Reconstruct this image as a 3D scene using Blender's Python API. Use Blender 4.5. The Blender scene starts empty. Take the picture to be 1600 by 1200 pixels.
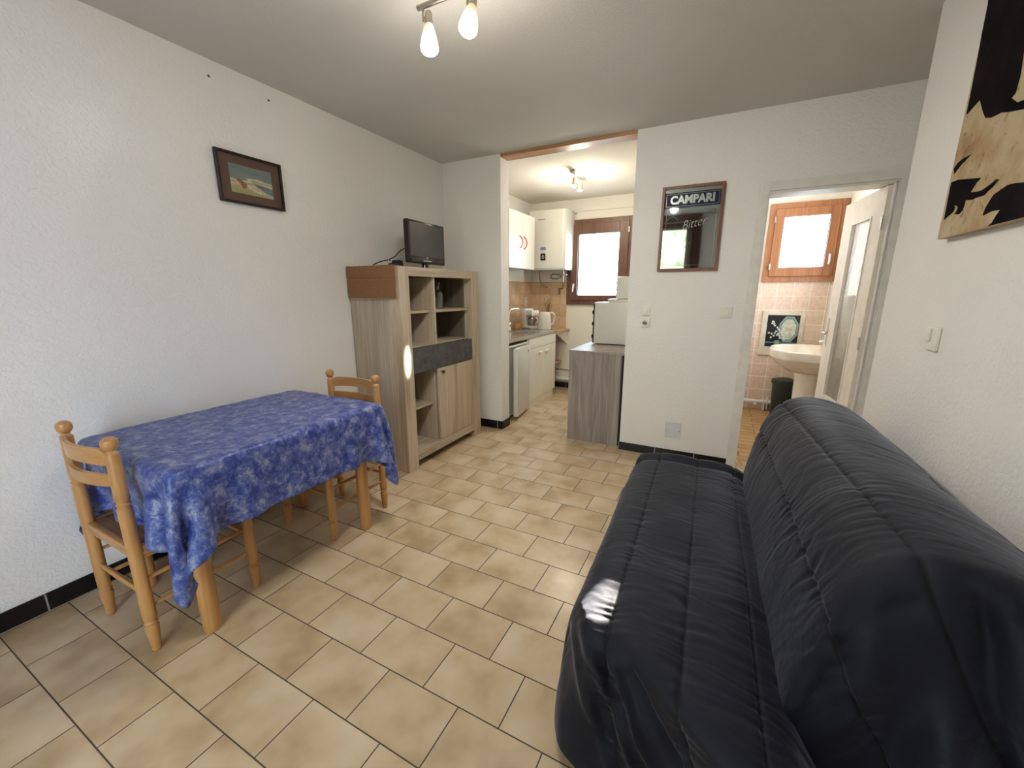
import bpy, bmesh, math, random
import numpy as np
from mathutils import Vector, Matrix, Euler
PI = math.pi
rnd = random.Random(7)
sc = bpy.context.scene
col = sc.collection

# ------------------------------------------------------------------ camera
cam_d = bpy.data.cameras.new('camera'); cam = bpy.data.objects.new('camera', cam_d); col.objects.link(cam)
cam_d.sensor_width = 36.0; cam_d.lens = 634.17 / 1600 * 36.0
cam_d.clip_start = 0.02; cam_d.clip_end = 200
RT = Vector((0.88978388, 0.45637786, -0.00197456)); UP = Vector((-0.09946242, 0.19813732, 0.97511478)); FW = Vector((-0.44541203, 0.86744501, -0.22169184))
M = Matrix((RT, UP, -FW)).transposed().to_4x4(); M.translation = Vector((2.466, -3.3846, 1.3386))
cam.matrix_world = M
sc.camera = cam

# ------------------------------------------------------------------ world, exposure
w = bpy.data.worlds.new('sky'); sc.world = w; w.use_nodes = True
nt = w.node_tree; nt.nodes.clear()
wo = nt.nodes.new('ShaderNodeOutputWorld'); bg = nt.nodes.new('ShaderNodeBackground')
bg.inputs['Color'].default_value = (0.74, 0.86, 1.0, 1); bg.inputs['Strength'].default_value = 10.5
nt.links.new(bg.outputs[0], wo.inputs[0])
sc.view_settings.view_transform = 'Standard'; sc.view_settings.look = 'None'
sc.view_settings.gamma = 1.0; sc.view_settings.use_curve_mapping = False
sc.view_settings.exposure = 0.76
sc.cycles.use_denoising = True
sc.cycles.max_bounces = 10; sc.cycles.diffuse_bounces = 6; sc.cycles.glossy_bounces = 4
sc.cycles.transparent_max_bounces = 12
sc.cycles.sample_clamp_indirect = 6.0
sc.cycles.caustics_reflective = False; sc.cycles.caustics_refractive = False

def portal(name, loc, rot, sx, sy):
    d = bpy.data.lights.new(name, 'AREA'); d.shape = 'RECTANGLE'; d.size = sx; d.size_y = sy
    d.cycles.is_portal = True
    o = bpy.data.objects.new(name, d); col.objects.link(o); o.location = loc; o.rotation_euler = rot
    return o
# daylight openings: rear glazed door, kitchen window, bathroom window
portal('portal_rear', (1.375, -4.10, 1.2), (PI/2, 0, PI), 1.05, 2.4)
portal('portal_kitchen', (0.97, 2.12, 1.70), (-PI/2, 0, PI), 0.60, 0.85)
portal('portal_bathroom_side', (3.62, 1.08, 1.61), (PI/2, 0, PI/2), 1.16, 0.72)
portal('portal_bathroom', (3.14, 2.12, 1.84), (-PI/2, 0, PI), 0.45, 0.55)

def spot(name, src, dst, energy, ang, color, blend=0.5, size=0.01):
    d = bpy.data.lights.new(name, 'SPOT'); d.energy = energy; d.spot_size = math.radians(ang); d.color = color
    d.spot_blend = blend; d.shadow_soft_size = size
    o = bpy.data.objects.new(name, d); col.objects.link(o); o.location = src
    o.rotation_euler = (Vector(dst) - Vector(src)).to_track_quat('-Z', 'Y').to_euler()
    return o
# low sun reaching in through the small windows: onto the sofa (bathroom window, doorway) and the cabinet post (kitchen window)
GL = (1.0, 0.93, 0.82); SUN = Vector((-.94, -4.42, -1.41)).normalized()
def glint(name, dst, energy, width, sx=1.0, back=9.0, blend=.4):
    dst = Vector(dst); o = spot(name, dst-SUN*back, dst, energy, math.degrees(width/back), GL, blend, .004); o.scale = (sx, 1, 1); return o
glint('glint_sofa', (2.185, -2.45, .445), 80000, .13, blend=.7)
glint('glint_cabinet', (.484, -1.165, .845), 55000, .26, .062, blend=.7)
spot('glint_wall', (1.75, -5.2, .25), (0, -2.60, 1.95), 45, 5.0, (1.0, .92, .84), 1.0, .02)

# ------------------------------------------------------------------ material helpers
MATS = {}
def nodes(name):
    m = bpy.data.materials.new(name); m.use_nodes = True; MATS[name] = m
    t = m.node_tree; b = t.nodes['Principled BSDF']
    return m, t, b
def flat(name, c, rough=.5, metal=0, spec=.5, bump=None, **k):
    m, t, b = nodes(name)
    b.inputs['Base Color'].default_value = (*c, 1); b.inputs['Roughness'].default_value = rough
    b.inputs['Metallic'].default_value = metal; b.inputs['Specular IOR Level'].default_value = spec
    # a little procedural variation so nothing is perfectly flat
    tc = t.nodes.new('ShaderNodeTexCoord'); n = t.nodes.new('ShaderNodeTexNoise'); n.inputs['Scale'].default_value = k.get('vs', 14)
    n.inputs['Detail'].default_value = 3
    t.links.new(tc.outputs['Object'], n.inputs['Vector'])
    r = t.nodes.new('ShaderNodeValToRGB'); v = k.get('var', .06)
    r.color_ramp.elements[0].position = .3; r.color_ramp.elements[1].position = .7
    r.color_ramp.elements[0].color = (*[max(0, x*(1-v)) for x in c], 1); r.color_ramp.elements[1].color = (*[min(1, x*(1+v)) for x in c], 1)
    t.links.new(n.outputs['Fac'], r.inputs['Fac']); t.links.new(r.outputs['Color'], b.inputs['Base Color'])
    if bump:
        n2 = t.nodes.new('ShaderNodeTexNoise'); n2.inputs['Scale'].default_value = bump[0]; n2.inputs['Detail'].default_value = 4
        t.links.new(tc.outputs['Object'], n2.inputs['Vector'])
        bp = t.nodes.new('ShaderNodeBump'); bp.inputs['Strength'].default_value = bump[1]; bp.inputs['Distance'].default_value = bump[2]
        t.links.new(n2.outputs['Fac'], bp.inputs['Height']); t.links.new(bp.outputs['Normal'], b.inputs['Normal'])
    return m
def ramp(t, stops):
    r = t.nodes.new('ShaderNodeValToRGB'); e = r.color_ramp.elements
    while len(e) < len(stops): e.new(.5)
    for i, (p, c) in enumerate(stops): e[i].position = p; e[i].color = (*c, 1)
    return r
def plaster(name, c, scale=55, dist=.006, strength=.55):
    m, t, b = nodes(name)
    g = t.nodes.new('ShaderNodeNewGeometry')
    n = t.nodes.new('ShaderNodeTexNoise'); n.inputs['Scale'].default_value = scale; n.inputs['Detail'].default_value = 5; n.inputs['Roughness'].default_value = .55; n.inputs['Distortion'].default_value = .5
    t.links.new(g.outputs['Position'], n.inputs['Vector'])
    r = ramp(t, [(.35, (0,0,0)), (.68, (1,1,1))]); t.links.new(n.outputs['Fac'], r.inputs['Fac'])
    bp = t.nodes.new('ShaderNodeBump'); bp.inputs['Strength'].default_value = strength; bp.inputs['Distance'].default_value = dist
    t.links.new(r.outputs['Color'], bp.inputs['Height']); t.links.new(bp.outputs['Normal'], b.inputs['Normal'])
    n2 = t.nodes.new('ShaderNodeTexNoise'); n2.inputs['Scale'].default_value = 1.6; n2.inputs['Detail'].default_value = 3
    t.links.new(g.outputs['Position'], n2.inputs['Vector'])
    r2 = ramp(t, [(.3, tuple(x*.96 for x in c)), (.7, c)]); t.links.new(n2.outputs['Fac'], r2.inputs['Fac'])
    t.links.new(r2.outputs['Color'], b.inputs['Base Color'])
    b.inputs['Roughness'].default_value = .85; b.inputs['Specular IOR Level'].default_value = .25
    return m
def wood(name, c1, c2, c3, axis='Z', scale=1.0, rough=.5, fine=1.0, spec=.4):
    m, t, b = nodes(name)
    tc = t.nodes.new('ShaderNodeTexCoord'); mp = t.nodes.new('ShaderNodeMapping')
    s = {'X': (.9, 14, 14), 'Y': (14, .9, 14), 'Z': (14, 14, .9)}[axis]
    mp.inputs['Scale'].default_value = tuple(v*scale for v in s)
    t.links.new(tc.outputs['Object'], mp.inputs['Vector'])
    n = t.nodes.new('ShaderNodeTexNoise'); n.inputs['Scale'].default_value = 1.0; n.inputs['Detail'].default_value = 6; n.inputs['Distortion'].default_value = 1.2; n.inputs['Roughness'].default_value = .6
    t.links.new(mp.outputs[0], n.inputs['Vector'])
    r = ramp(t, [(.30, c1), (.5, c2), (.72, c3)]); t.links.new(n.outputs['Fac'], r.inputs['Fac'])
    mp2 = t.nodes.new('ShaderNodeMapping'); s2 = {'X': (3, 160, 160), 'Y': (160, 3, 160), 'Z': (160, 160, 3)}[axis]
    mp2.inputs['Scale'].default_value = s2; t.links.new(tc.outputs['Object'], mp2.inputs['Vector'])
    n2 = t.nodes.new('ShaderNodeTexNoise'); n2.inputs['Scale'].default_value = 1; n2.inputs['Detail'].default_value = 3; t.links.new(mp2.outputs[0], n2.inputs['Vector'])
    mx = t.nodes.new('ShaderNodeMix'); mx.data_type = 'RGBA'; mx.blend_type = 'MULTIPLY'; mx.inputs['Factor'].default_value = .35*fine
    r3 = ramp(t, [(.35, (.45,.42,.4)), (.6, (1,1,1))]); t.links.new(n2.outputs['Fac'], r3.inputs['Fac'])
    t.links.new(r.outputs['Color'], mx.inputs['A']); t.links.new(r3.outputs['Color'], mx.inputs['B'])
    t.links.new(mx.outputs['Result'], b.inputs['Base Color'])
    b.inputs['Roughness'].default_value = rough; b.inputs['Specular IOR Level'].default_value = spec
    return m
def tilemat(name, bw, bh, off, ox, oy, base, dark, light, mortar, axes='XY', msize=.003, rough=.3, nscale=4.5, offset=.5):
    m, t, b = nodes(name)
    g = t.nodes.new('ShaderNodeNewGeometry'); sx = t.nodes.new('ShaderNodeSeparateXYZ'); cx = t.nodes.new('ShaderNodeCombineXYZ')
    t.links.new(g.outputs['Position'], sx.inputs[0])
    for i, a in enumerate(axes):
        ad = t.nodes.new('ShaderNodeMath'); ad.operation = 'ADD'; ad.inputs[1].default_value = (ox, oy)[i]
        t.links.new(sx.outputs[a], ad.inputs[0]); t.links.new(ad.outputs[0], cx.inputs[i])
    br = t.nodes.new('ShaderNodeTexBrick'); br.offset = offset; br.offset_frequency = 2
    br.inputs['Scale'].default_value = 1; br.inputs['Brick Width'].default_value = bw; br.inputs['Row Height'].default_value = bh
    br.inputs['Mortar Size'].default_value = msize; br.inputs['Mortar Smooth'].default_value = .1; br.inputs['Bias'].default_value = 0
    br.inputs['Color1'].default_value = (0,0,0,1); br.inputs['Color2'].default_value = (1,1,1,1); br.inputs['Mortar'].default_value = (.5,.5,.5,1)
    t.links.new(cx.outputs[0], br.inputs['Vector'])
    mu = t.nodes.new('ShaderNodeMath'); mu.operation = 'MULTIPLY'; mu.inputs[1].default_value = 37.0; t.links.new(br.outputs['Color'], mu.inputs[0])
    n = t.nodes.new('ShaderNodeTexNoise'); n.noise_dimensions = '4D'; n.inputs['Scale'].default_value = nscale; n.inputs['Detail'].default_value = 3.5; n.inputs['Roughness'].default_value = .5
    t.links.new(cx.outputs[0], n.inputs['Vector']); t.links.new(mu.outputs[0], n.inputs['W'])
    r = ramp(t, [(.28, dark), (.47, base), (.72, light)]); t.links.new(n.outputs['Fac'], r.inputs['Fac'])
    mx = t.nodes.new('ShaderNodeMix'); mx.data_type = 'RGBA'; t.links.new(br.outputs['Fac'], mx.inputs['Factor'])
    t.links.new(r.outputs['Color'], mx.inputs['A']); mx.inputs['B'].default_value = (*mortar, 1)
    t.links.new(mx.outputs['Result'], b.inputs['Base Color'])
    mr = t.nodes.new('ShaderNodeMapRange'); mr.inputs['To Min'].default_value = rough; mr.inputs['To Max'].default_value = .8
    t.links.new(br.outputs['Fac'], mr.inputs['Value']); t.links.new(mr.outputs[0], b.inputs['Roughness'])
    inv = t.nodes.new('ShaderNodeMath'); inv.operation = 'SUBTRACT'; inv.inputs[0].default_value = 1; t.links.new(br.outputs['Fac'], inv.inputs[1])
    bp = t.nodes.new('ShaderNodeBump'); bp.inputs['Strength'].default_value = .6; bp.inputs['Distance'].default_value = .002
    t.links.new(inv.outputs[0], bp.inputs['Height']); t.links.new(bp.outputs['Normal'], b.inputs['Normal'])
    return m
def emis(name, c, s, base=(.8,.8,.8)):
    m, t, b = nodes(name); b.inputs['Base Color'].default_value = (*base, 1)
    b.inputs['Emission Color'].default_value = (*c, 1); b.inputs['Emission Strength'].default_value = s
    return m
def pane(name, tint=(1,1,1), refl=.06, rough=.02, opacity=0.0):
    m = bpy.data.materials.new(name); m.use_nodes = True; t = m.node_tree; t.nodes.clear()
    o = t.nodes.new('ShaderNodeOutputMaterial'); tr = t.nodes.new('ShaderNodeBsdfTransparent'); gl = t.nodes.new('ShaderNodeBsdfGlossy'); mx = t.nodes.new('ShaderNodeMixShader')
    tr.inputs[0].default_value = (*tint, 1); gl.inputs['Roughness'].default_value = rough; mx.inputs[0].default_value = refl
    t.links.new(tr.outputs[0], mx.inputs[1]); t.links.new(gl.outputs[0], mx.inputs[2]); t.links.new(mx.outputs[0], o.inputs[0])
    return m

m_wall = plaster('wall_plaster', (.83, .81, .785), 60, .004, .42)
m_wallr = m_wall
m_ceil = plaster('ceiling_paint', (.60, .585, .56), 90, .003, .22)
m_kwall = plaster('kitchen_paint', (.80, .77, .69), 60, .003, .3)
m_floor = tilemat('floor_tiles', .3, .2, .5, 3.0-.017, 6.113, (.52,.39,.24), (.38,.265,.145), (.62,.50,.35), (.06,.045,.035), msize=.0022, rough=.24)
m_bfloor = tilemat('bathroom_floor_tiles', .3, .1, .5, 3.0, 6.0, (.42,.25,.10), (.34,.19,.07), (.50,.32,.15), (.10,.05,.03), msize=.003, rough=.3)
m_ktile = tilemat('kitchen_wall_tiles_back', .15, .15, 0, 3.0, .04, (.60,.42,.26), (.54,.35,.19), (.68,.52,.36), (.42,.30,.19), 'XZ', .003, .25, 6, 0)
m_ktile2 = tilemat('kitchen_wall_tiles_side', .15, .15, 0, 3.0, .04, (.60,.42,.26), (.54,.35,.19), (.68,.52,.36), (.42,.30,.19), 'YZ', .003, .25, 6, 0)
m_btile = tilemat('bathroom_wall_tiles', .15, .15, 0, 2.98+.15-.10, .065, (.70,.54,.42), (.64,.46,.35), (.76,.62,.50), (.88,.80,.72), 'XZ', .003, .25, 34, 0)
m_btile2 = tilemat('bathroom_side_tiles', .15, .15, 0, 3.0, .065, (.78,.55,.45), (.72,.45,.36), (.86,.68,.58), (.88,.80,.72), 'YZ', .003, .25, 34, 0)
m_black = tilemat('black_skirting_tiles', .3, .5, 0, 3.03, 6.0, (.012,.010,.010), (.006,.005,.005), (.02,.017,.018), (.30,.28,.26), 'XZ', .003, .18, 5, 0)
m_black.node_tree.nodes['Principled BSDF'].inputs['Specular IOR Level'].default_value = .25
m_black2 = tilemat('black_skirting_tiles_side', .3, .5, 0, 5.97, 6.0, (.012,.010,.010), (.006,.005,.005), (.02,.017,.018), (.30,.28,.26), 'YZ', .003, .18, 5, 0)
m_black2.node_tree.nodes['Principled BSDF'].inputs['Specular IOR Level'].default_value = .25
m_white = flat('white_paint', (.74,.72,.68), .45)
m_cream = flat('cream_laminate', (.80,.77,.66), .35, var=.02)
m_enamel = flat('white_enamel', (.70,.685,.63), .25, var=.015)
m_plastic = flat('white_plastic', (.78,.76,.70), .35)
m_doorp = flat('door_paint', (.72,.66,.58), .45)
m_ceram = flat('cream_ceramic', (.80,.72,.62), .12)
m_beam = wood('beam_wood', (.30,.13,.05), (.48,.25,.11), (.60,.36,.19), 'X', 1.2, .45)
m_brown = wood('brown_window_wood', (.11,.050,.032), (.16,.075,.048), (.21,.105,.07), 'Z', 1, .4)
m_orange = wood('orange_window_wood', (.31,.125,.055), (.40,.175,.08), (.48,.225,.11), 'Z', 1, .4)
m_gwood = wood('grey_oak', (.34,.275,.225), (.44,.37,.305), (.53,.455,.385), 'Z', .8, .5)
m_gwoodh = wood('grey_oak_cross', (.26,.21,.16), (.38,.32,.25), (.48,.42,.34), 'Y', 1.0, .5)
m_fwood = wood('pale_oak_frame', (.38,.30,.21), (.52,.435,.32), (.61,.53,.405), 'Z', 1.0, .5)
m_fwoodh = wood('pale_oak_frame_cross', (.38,.30,.21), (.52,.435,.32), (.61,.53,.405), 'Y', 1.0, .5)
m_shadewood = wood('shade_darkened_oak', (.11,.09,.07), (.17,.14,.11), (.23,.195,.155), 'Z', 1.0, .6)  # oak darkened in colour to carry the shade inside the display cabinet
m_ash = wood('ash_grey_laminate', (.22,.185,.165), (.31,.27,.245), (.42,.375,.345), 'Z', 1.1, .45, 1.2)
m_pine = wood('varnished_beech', (.42,.20,.065), (.52,.27,.095), (.60,.34,.14), 'Z', .8, .28, .4, .6)
m_pineh = wood('varnished_beech_slat', (.42,.20,.065), (.52,.27,.095), (.60,.34,.14), 'X', .8, .28, .4, .6)
m_slate = flat('slate_drawer', (.075,.075,.075), .45, var=.35, vs=25)
m_blackp = flat('black_plastic', (.012,.012,.013), .18)
m_blackm = flat('black_matte', (.02,.02,.02), .6)
m_screen = flat('tv_screen', (.035,.037,.038), .25)
m_steel = flat('stainless_steel', (.62,.62,.60), .25, 1)
m_chrome = flat('chrome', (.8,.8,.8), .12, 1)
m_nickel = flat('brushed_nickel', (.42,.38,.33), .38, 1)
m_card = flat('cardboard', (.23,.105,.045), .8, var=.08, vs=40)
m_red = flat('red_plastic', (.45,.03,.03), .3)
m_rush = wood('woven_rush', (.10,.05,.028), (.19,.10,.055), (.30,.18,.10), 'X', 5, .8, 1.6)
m_navy = flat('navy_paint', (.004,.005,.035), .45, spec=.2)
m_green = flat('dark_green_plastic', (.018,.026,.022), .45)
m_frost = pane('frosted_pane', (.93,.95,.93), .08, .25)
m_pane = pane('clear_pane', (.98,.98,.98), .05, .01)
m_darkframe = flat('black_lacquer', (.012,.008,.008), .25)
m_redwood = wood('red_brown_frame', (.14,.05,.03), (.20,.075,.045), (.26,.11,.07), 'Z', 2, .4)

# ------------------------------------------------------------------ mesh helpers
def nb(): return bmesh.new()
def box(bm, x0, x1, y0, y1, z0, z1, bev=0, mat=None):
    r = bmesh.ops.create_cube(bm, size=1)
    vs = r['verts']
    for v in vs:
        v.co = Vector((x0 + (v.co.x+.5)*(x1-x0), y0 + (v.co.y+.5)*(y1-y0), z0 + (v.co.z+.5)*(z1-z0)))
    if bev:
        es = list({e for v in vs for e in v.link_edges})
        rr = bmesh.ops.bevel(bm, geom=es, offset=bev, segments=2, affect='EDGES', profile=.6)
        vs = list({v for f in rr['faces'] for v in f.verts} | {v for v in vs if v.is_valid})
    if mat is not None:
        for v in vs:
            if v.is_valid: v.co = mat @ v.co
    return vs
def lathe(bm, prof, c=(0,0,0), seg=24, axis=None, cap=True):
    """prof: list of (r, h); axis: Matrix to orient from +Z"""
    rings = []
    for r, h in prof:
        ring = []
        for i in range(seg):
            a = 2*PI*i/seg; p = Vector((r*math.cos(a), r*math.sin(a), h))
            if axis is not None: p = axis @ p
            ring.append(bm.verts.new(p + Vector(c)))
        rings.append(ring)
    for a, b in zip(rings, rings[1:]):
        for i in range(seg): bm.faces.new((a[i], a[(i+1) % seg], b[(i+1) % seg], b[i]))
    if cap:
        if prof[0][0] > 1e-5: bm.faces.new(rings[0][::-1])
        if prof[-1][0] > 1e-5: bm.faces.new(rings[-1])
def cyl(bm, p, q, r, seg=16, r2=None):
    p = Vector(p); q = Vector(q); d = q-p; m = d.to_track_quat('Z', 'Y').to_matrix()
    lathe(bm, [(r, 0), (r if r2 is None else r2, d.length)], p, seg, m)
def tube(bm, pts, r, seg=10, closed=False, smooth=6):
    P = [Vector(p) for p in pts]
    if smooth and len(P) > 2:
        Q = []
        n = len(P)
        rng = range(n if closed else n-1)
        for i in rng:
            p0 = P[(i-1) % n] if closed or i > 0 else P[0]; p1 = P[i]; p2 = P[(i+1) % n]; p3 = P[(i+2) % n] if closed or i+2 < n else P[-1]
            for k in range(smooth):
                t = k/smooth
                Q.append(.5*((2*p1)+(-p0+p2)*t+(2*p0-5*p1+4*p2-p3)*t*t+(-p0+3*p1-3*p2+p3)*t**3))
        if not closed: Q.append(P[-1])
        P = Q
    n = len(P); rings = []; up = None
    for i, p in enumerate(P):
        a = P[(i-1) % n] if closed else P[max(i-1, 0)]; b = P[(i+1) % n] if closed else P[min(i+1, n-1)]
        d = (b-a).normalized()
        if up is None: up = Vector((0,0,1)) if abs(d.z) < .9 else Vector((1,0,0))
        s = d.cross(up).normalized(); up = s.cross(d).normalized()
        rr = r[i*(len(r)-1)//max(n-1,1)] if isinstance(r, (list, tuple)) else r
        rings.append([bm.verts.new(p + s*math.cos(2*PI*k/seg)*rr + up*math.sin(2*PI*k/seg)*rr) for k in range(seg)])
    for i in range(n if closed else n-1):
        a, b = rings[i], rings[(i+1) % n]
        for k in range(seg): bm.faces.new((a[k], a[(k+1) % seg], b[(k+1) % seg], b[k]))
    if not closed: bm.faces.new(rings[0][::-1]); bm.faces.new(rings[-1])
def prism(bm, pts, d):
    """pts: 3d planar loop, extruded by vector d"""
    d = Vector(d); a = [bm.verts.new(Vector(p)) for p in pts]; b = [bm.verts.new(Vector(p)+d) for p in pts]
    bm.faces.new(a[::-1]); bm.faces.new(b); n = len(a)
    for i in range(n): bm.faces.new((a[i], a[(i+1) % n], b[(i+1) % n], b[i]))
def obj(name, bm, m, parent=None, smooth=False, loc=None):
    bmesh.ops.recalc_face_normals(bm, faces=bm.faces)
    me = bpy.data.meshes.new(name); bm.to_mesh(me); bm.free()
    if m is not None: me.materials.append(m)
    o = bpy.data.objects.new(name, me); col.objects.link(o)
    if parent is not None: o.parent = parent
    if loc is not None: o.location = loc
    if smooth:
        me.polygons.foreach_set('use_smooth', [True]*len(me.polygons))
        try: me.set_sharp_from_angle(angle=math.radians(38))
        except Exception: pass
    return o
def tag(o, label, cat, group=None, kind=None):
    o['label'] = label; o['category'] = cat
    if group: o['group'] = group
    if kind: o['kind'] = kind
    return o
def thing(name, label, cat, loc=(0,0,0), rz=0, group=None):
    o = bpy.data.objects.new(name, None); col.objects.link(o); o.empty_display_size = .05
    o.location = loc; o.rotation_euler = (0, 0, rz)
    return tag(o, label, cat, group)
def struct(name, bm, m, parent=None, smooth=False, label=None, cat=None):
    o = obj(name, bm, m, parent, smooth)
    if parent is None:
        o['kind'] = 'structure'
        if label: o['label'] = label
        if cat: o['category'] = cat
    return o
def sempty(name, label=None, cat=None):
    o = bpy.data.objects.new(name, None); col.objects.link(o); o['kind'] = 'structure'
    if label: o['label'] = label; o['category'] = cat
    return o
def copy_tree(o, parent=None):
    c = o.copy(); col.objects.link(c)
    if parent is not None: c.parent = parent
    for ch in list(o.children): copy_tree(ch, c)
    return c
def text(name, s, size, loc, rot, m, parent, ext=.0008, bold=0, shear=0, xs=1, align='CENTER'):
    cu = bpy.data.curves.new(name, 'FONT'); cu.body = s; cu.size = size; cu.extrude = ext; cu.offset = bold; cu.shear = shear
    cu.align_x = align; cu.align_y = 'CENTER'; cu.resolution_u = 3
    o = bpy.data.objects.new(name, cu); col.objects.link(o); bpy.context.view_layer.update()
    me = bpy.data.meshes.new_from_object(o.evaluated_get(bpy.context.evaluated_depsgraph_get()))
    bpy.data.objects.remove(o); me.materials.clear(); me.materials.append(m)
    o = bpy.data.objects.new(name, me); col.objects.link(o); o.parent = parent; o.location = loc; o.rotation_euler = rot; o.scale = (xs, 1, 1)
    return o
B = lambda *a, **k: (lambda bm: (box(bm, *a, **k), bm)[1])(nb())
# ================================================================== SETTING
H = 2.5; YR = -3.95; XR = 3.15; YC = -.80
struct('floor', B(-.15, 4.1, YR-.15, .15, -.1, 0), m_floor)
struct('floor_kitchen', B(-.15, 1.95, .15, 2.15, -.1, 0), m_floor)
struct('floor_bathroom', B(1.95, 4.1, .15, 2.15, -.1, 0), m_bfloor)
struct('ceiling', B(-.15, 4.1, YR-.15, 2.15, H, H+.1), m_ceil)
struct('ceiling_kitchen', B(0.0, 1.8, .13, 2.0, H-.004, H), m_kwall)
struct('wall_left', B(-.15, 0, YR-.15, 2.15, 0, H), m_wall)
DX0, DX1, DZ = 2.66, 3.31, 1.975
bm = nb(); box(bm, 0, .618, 0, .15, 0, H); struct('wall_pillar', bm, m_wall)
bm = nb(); box(bm, 1.7755, DX0, 0, .15, 0, H); box(bm, DX0, DX1, 0, .15, DZ, H); box(bm, DX1, 3.95, 0, .15, 0, H)
struct('wall_back', bm, m_wall)
struct('wall_right', B(XR, 4.1, YR-.15, YC, 0, H), m_wallr)
struct('wall_alcove', B(3.95, 4.1, YC, .15, 0, H), m_wall)
bm = nb(); RX0, RX1, RZ = .85, 1.90, 2.39
box(bm, 0, RX0, YR-.15, YR, 0, H); box(bm, RX1, XR, YR-.15, YR, 0, H); box(bm, RX0, RX1, YR-.15, YR, RZ, H)
struct('wall_rear', bm, m_wall)
# kitchen / bathroom shell
def wall_with_hole(bm, x0, x1, y0, y1, z0, z1, hx0, hx1, hz0, hz1):
    box(bm, x0, hx0, y0, y1, z0, z1); box(bm, hx1, x1, y0, y1, z0, z1)
    box(bm, hx0, hx1, y0, y1, z0, hz0); box(bm, hx0, hx1, y0, y1, hz1, z1)
bm = nb(); wall_with_hole(bm, 0, 1.8, 2.0, 2.15, 0, H, .66, 1.26, 1.27, 2.09); struct('wall_kitchen', bm, m_kwall)
struct('wall_partition', B(1.80, 1.95, .15, 2.15, 0, H), m_kwall)
bm = nb(); wall_with_hole(bm, 1.95, 3.63, 2.0, 2.15, 0, H, 2.92, 3.37, 1.56, 2.12); struct('wall_bathroom', bm, m_kwall)
bm = nb(); box(bm, 3.48, 3.63, .15, .50, 0, H); box(bm, 3.48, 3.63, 1.66, 2.0, 0, H); box(bm, 3.48, 3.63, .50, 1.66, 0, 1.26); box(bm, 3.48, 3.63, .50, 1.66, 1.97, H); struct('wall_bathroom_side', bm, m_kwall)
struct('wall_bathroom_tiles', B(1.95, 3.43, 1.992, 2.0, 0, 1.436), m_btile)
struct('wall_kitchen_tiles', B(0.0, .545, 1.992, 2.0, .83, 1.47), m_ktile)
struct('wall_kitchen_side_tiles', B(0.0, .008, .15, 1.992, .83, 1.47), m_ktile2)
# kitchen ceiling cove at the far wall (rounded fillet) and ceiling
# beam over the opening
struct('trim_1', B(.618, 1.7755, 0.0, .13, 2.475, 2.4995, bev=.002), m_beam, label='varnished wooden beam across the top of the kitchen opening', cat='beam')
# skirting
def skirt(name, m, *bx):
    bm = nb()
    for b in bx: box(bm, *b, bev=.002)
    struct(name, bm, m)
skirt('baseboard_left', m_black2, (0, .01, YR, 0, 0, .082))
skirt('baseboard_pillar', m_black, (.0, .628, -.01, 0, 0, .082), (.618, .628, 0, .15, 0, .082))
skirt('baseboard_back', m_black, (1.7655, 2.60, -.01, 0, 0, .070))
skirt('baseboard_kitchen', m_black, (.0, 1.8, 1.99, 2.0, 0, .075))
skirt('baseboard_alcove', m_black, (3.38, 3.95, -.01, 0, 0, .07))
skirt('baseboard_right', m_black2, (XR-.01, XR, YR, YC, 0, .07))
skirt('baseboard_bathroom', m_btile, (1.95, 3.48, 1.984, 1.992, 0, .04))
# door casing to bathroom
bm = nb()
for (a, c, d, top) in ((2.60, 2.628, .008, 2.046), (2.628, DX0-.001, .014, 2.018)):   # outer bead, inner casing: three lengths each
    w_ = c-a; xr = 5.985-a
    box(bm, a, c, -d, -.0005, 0, top-w_); box(bm, xr-w_, xr, -d, -.0005, 0, top-w_); box(bm, a, xr, -d, -.0005, top-w_, top)
box(bm, DX0-.001, DX0+.006, -.012, .152, 0, DZ); box(bm, DX1-.006, DX1+.001, -.012, .152, 0, DZ); box(bm, DX0-.001, DX1+.001, -.012, .152, DZ-.006, DZ+.010)
struct('trim_2', bm, m_white, label='pale painted door frame round the bathroom doorway', cat='door frame')

# bathroom door leaf, swung into the bathroom
door = sempty('door_1', 'pale painted door with tall textured glass pane, open into bathroom', 'door')
door.location = (3.300, .03, 0)
ang = math.atan2(.665, -.068)
door.rotation_euler = (0, 0, ang)   # leaf along local +x
bm = nb(); L = .665; T = .035
gx0, gx1, gz0, gz1 = .17, .47, .545, 1.80
for a in ((0, gx0, 0.008, 1.965), (gx1, L, .008, 1.965), (gx0, gx1, .008, gz0), (gx0, gx1, gz1, 1.965)):
    box(bm, a[0], a[1], -T/2, T/2, a[2], a[3])
obj('door_panel', bm, m_doorp, door)
bm = nb()
for s in (-1, 1):
    y0, y1 = (T/2, T/2+.006) if s > 0 else (-T/2-.006, -T/2)
    for a in ((gx0-.012, gx0, gz0-.012, gz1+.012), (gx1, gx1+.012, gz0-.012, gz1+.012), (gx0, gx1, gz0-.012, gz0), (gx0, gx1, gz1, gz1+.012)):
        box(bm, a[0], a[1], y0, y1, a[2], a[3])
obj('glazing_bead', bm, m_white, door)
mt = bpy.data.materials.new('textured_glass'); mt.use_nodes = True; t = mt.node_tree; t.nodes.clear()
o_ = t.nodes.new('ShaderNodeOutputMaterial'); tl = t.nodes.new('ShaderNodeBsdfTranslucent'); tr = t.nodes.new('ShaderNodeBsdfTransparent'); gl = t.nodes.new('ShaderNodeBsdfGlossy')
m1 = t.nodes.new('ShaderNodeMixShader'); m2 = t.nodes.new('ShaderNodeMixShader'); m1.inputs[0].default_value = .5
m2.inputs[0].default_value = .16
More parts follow.
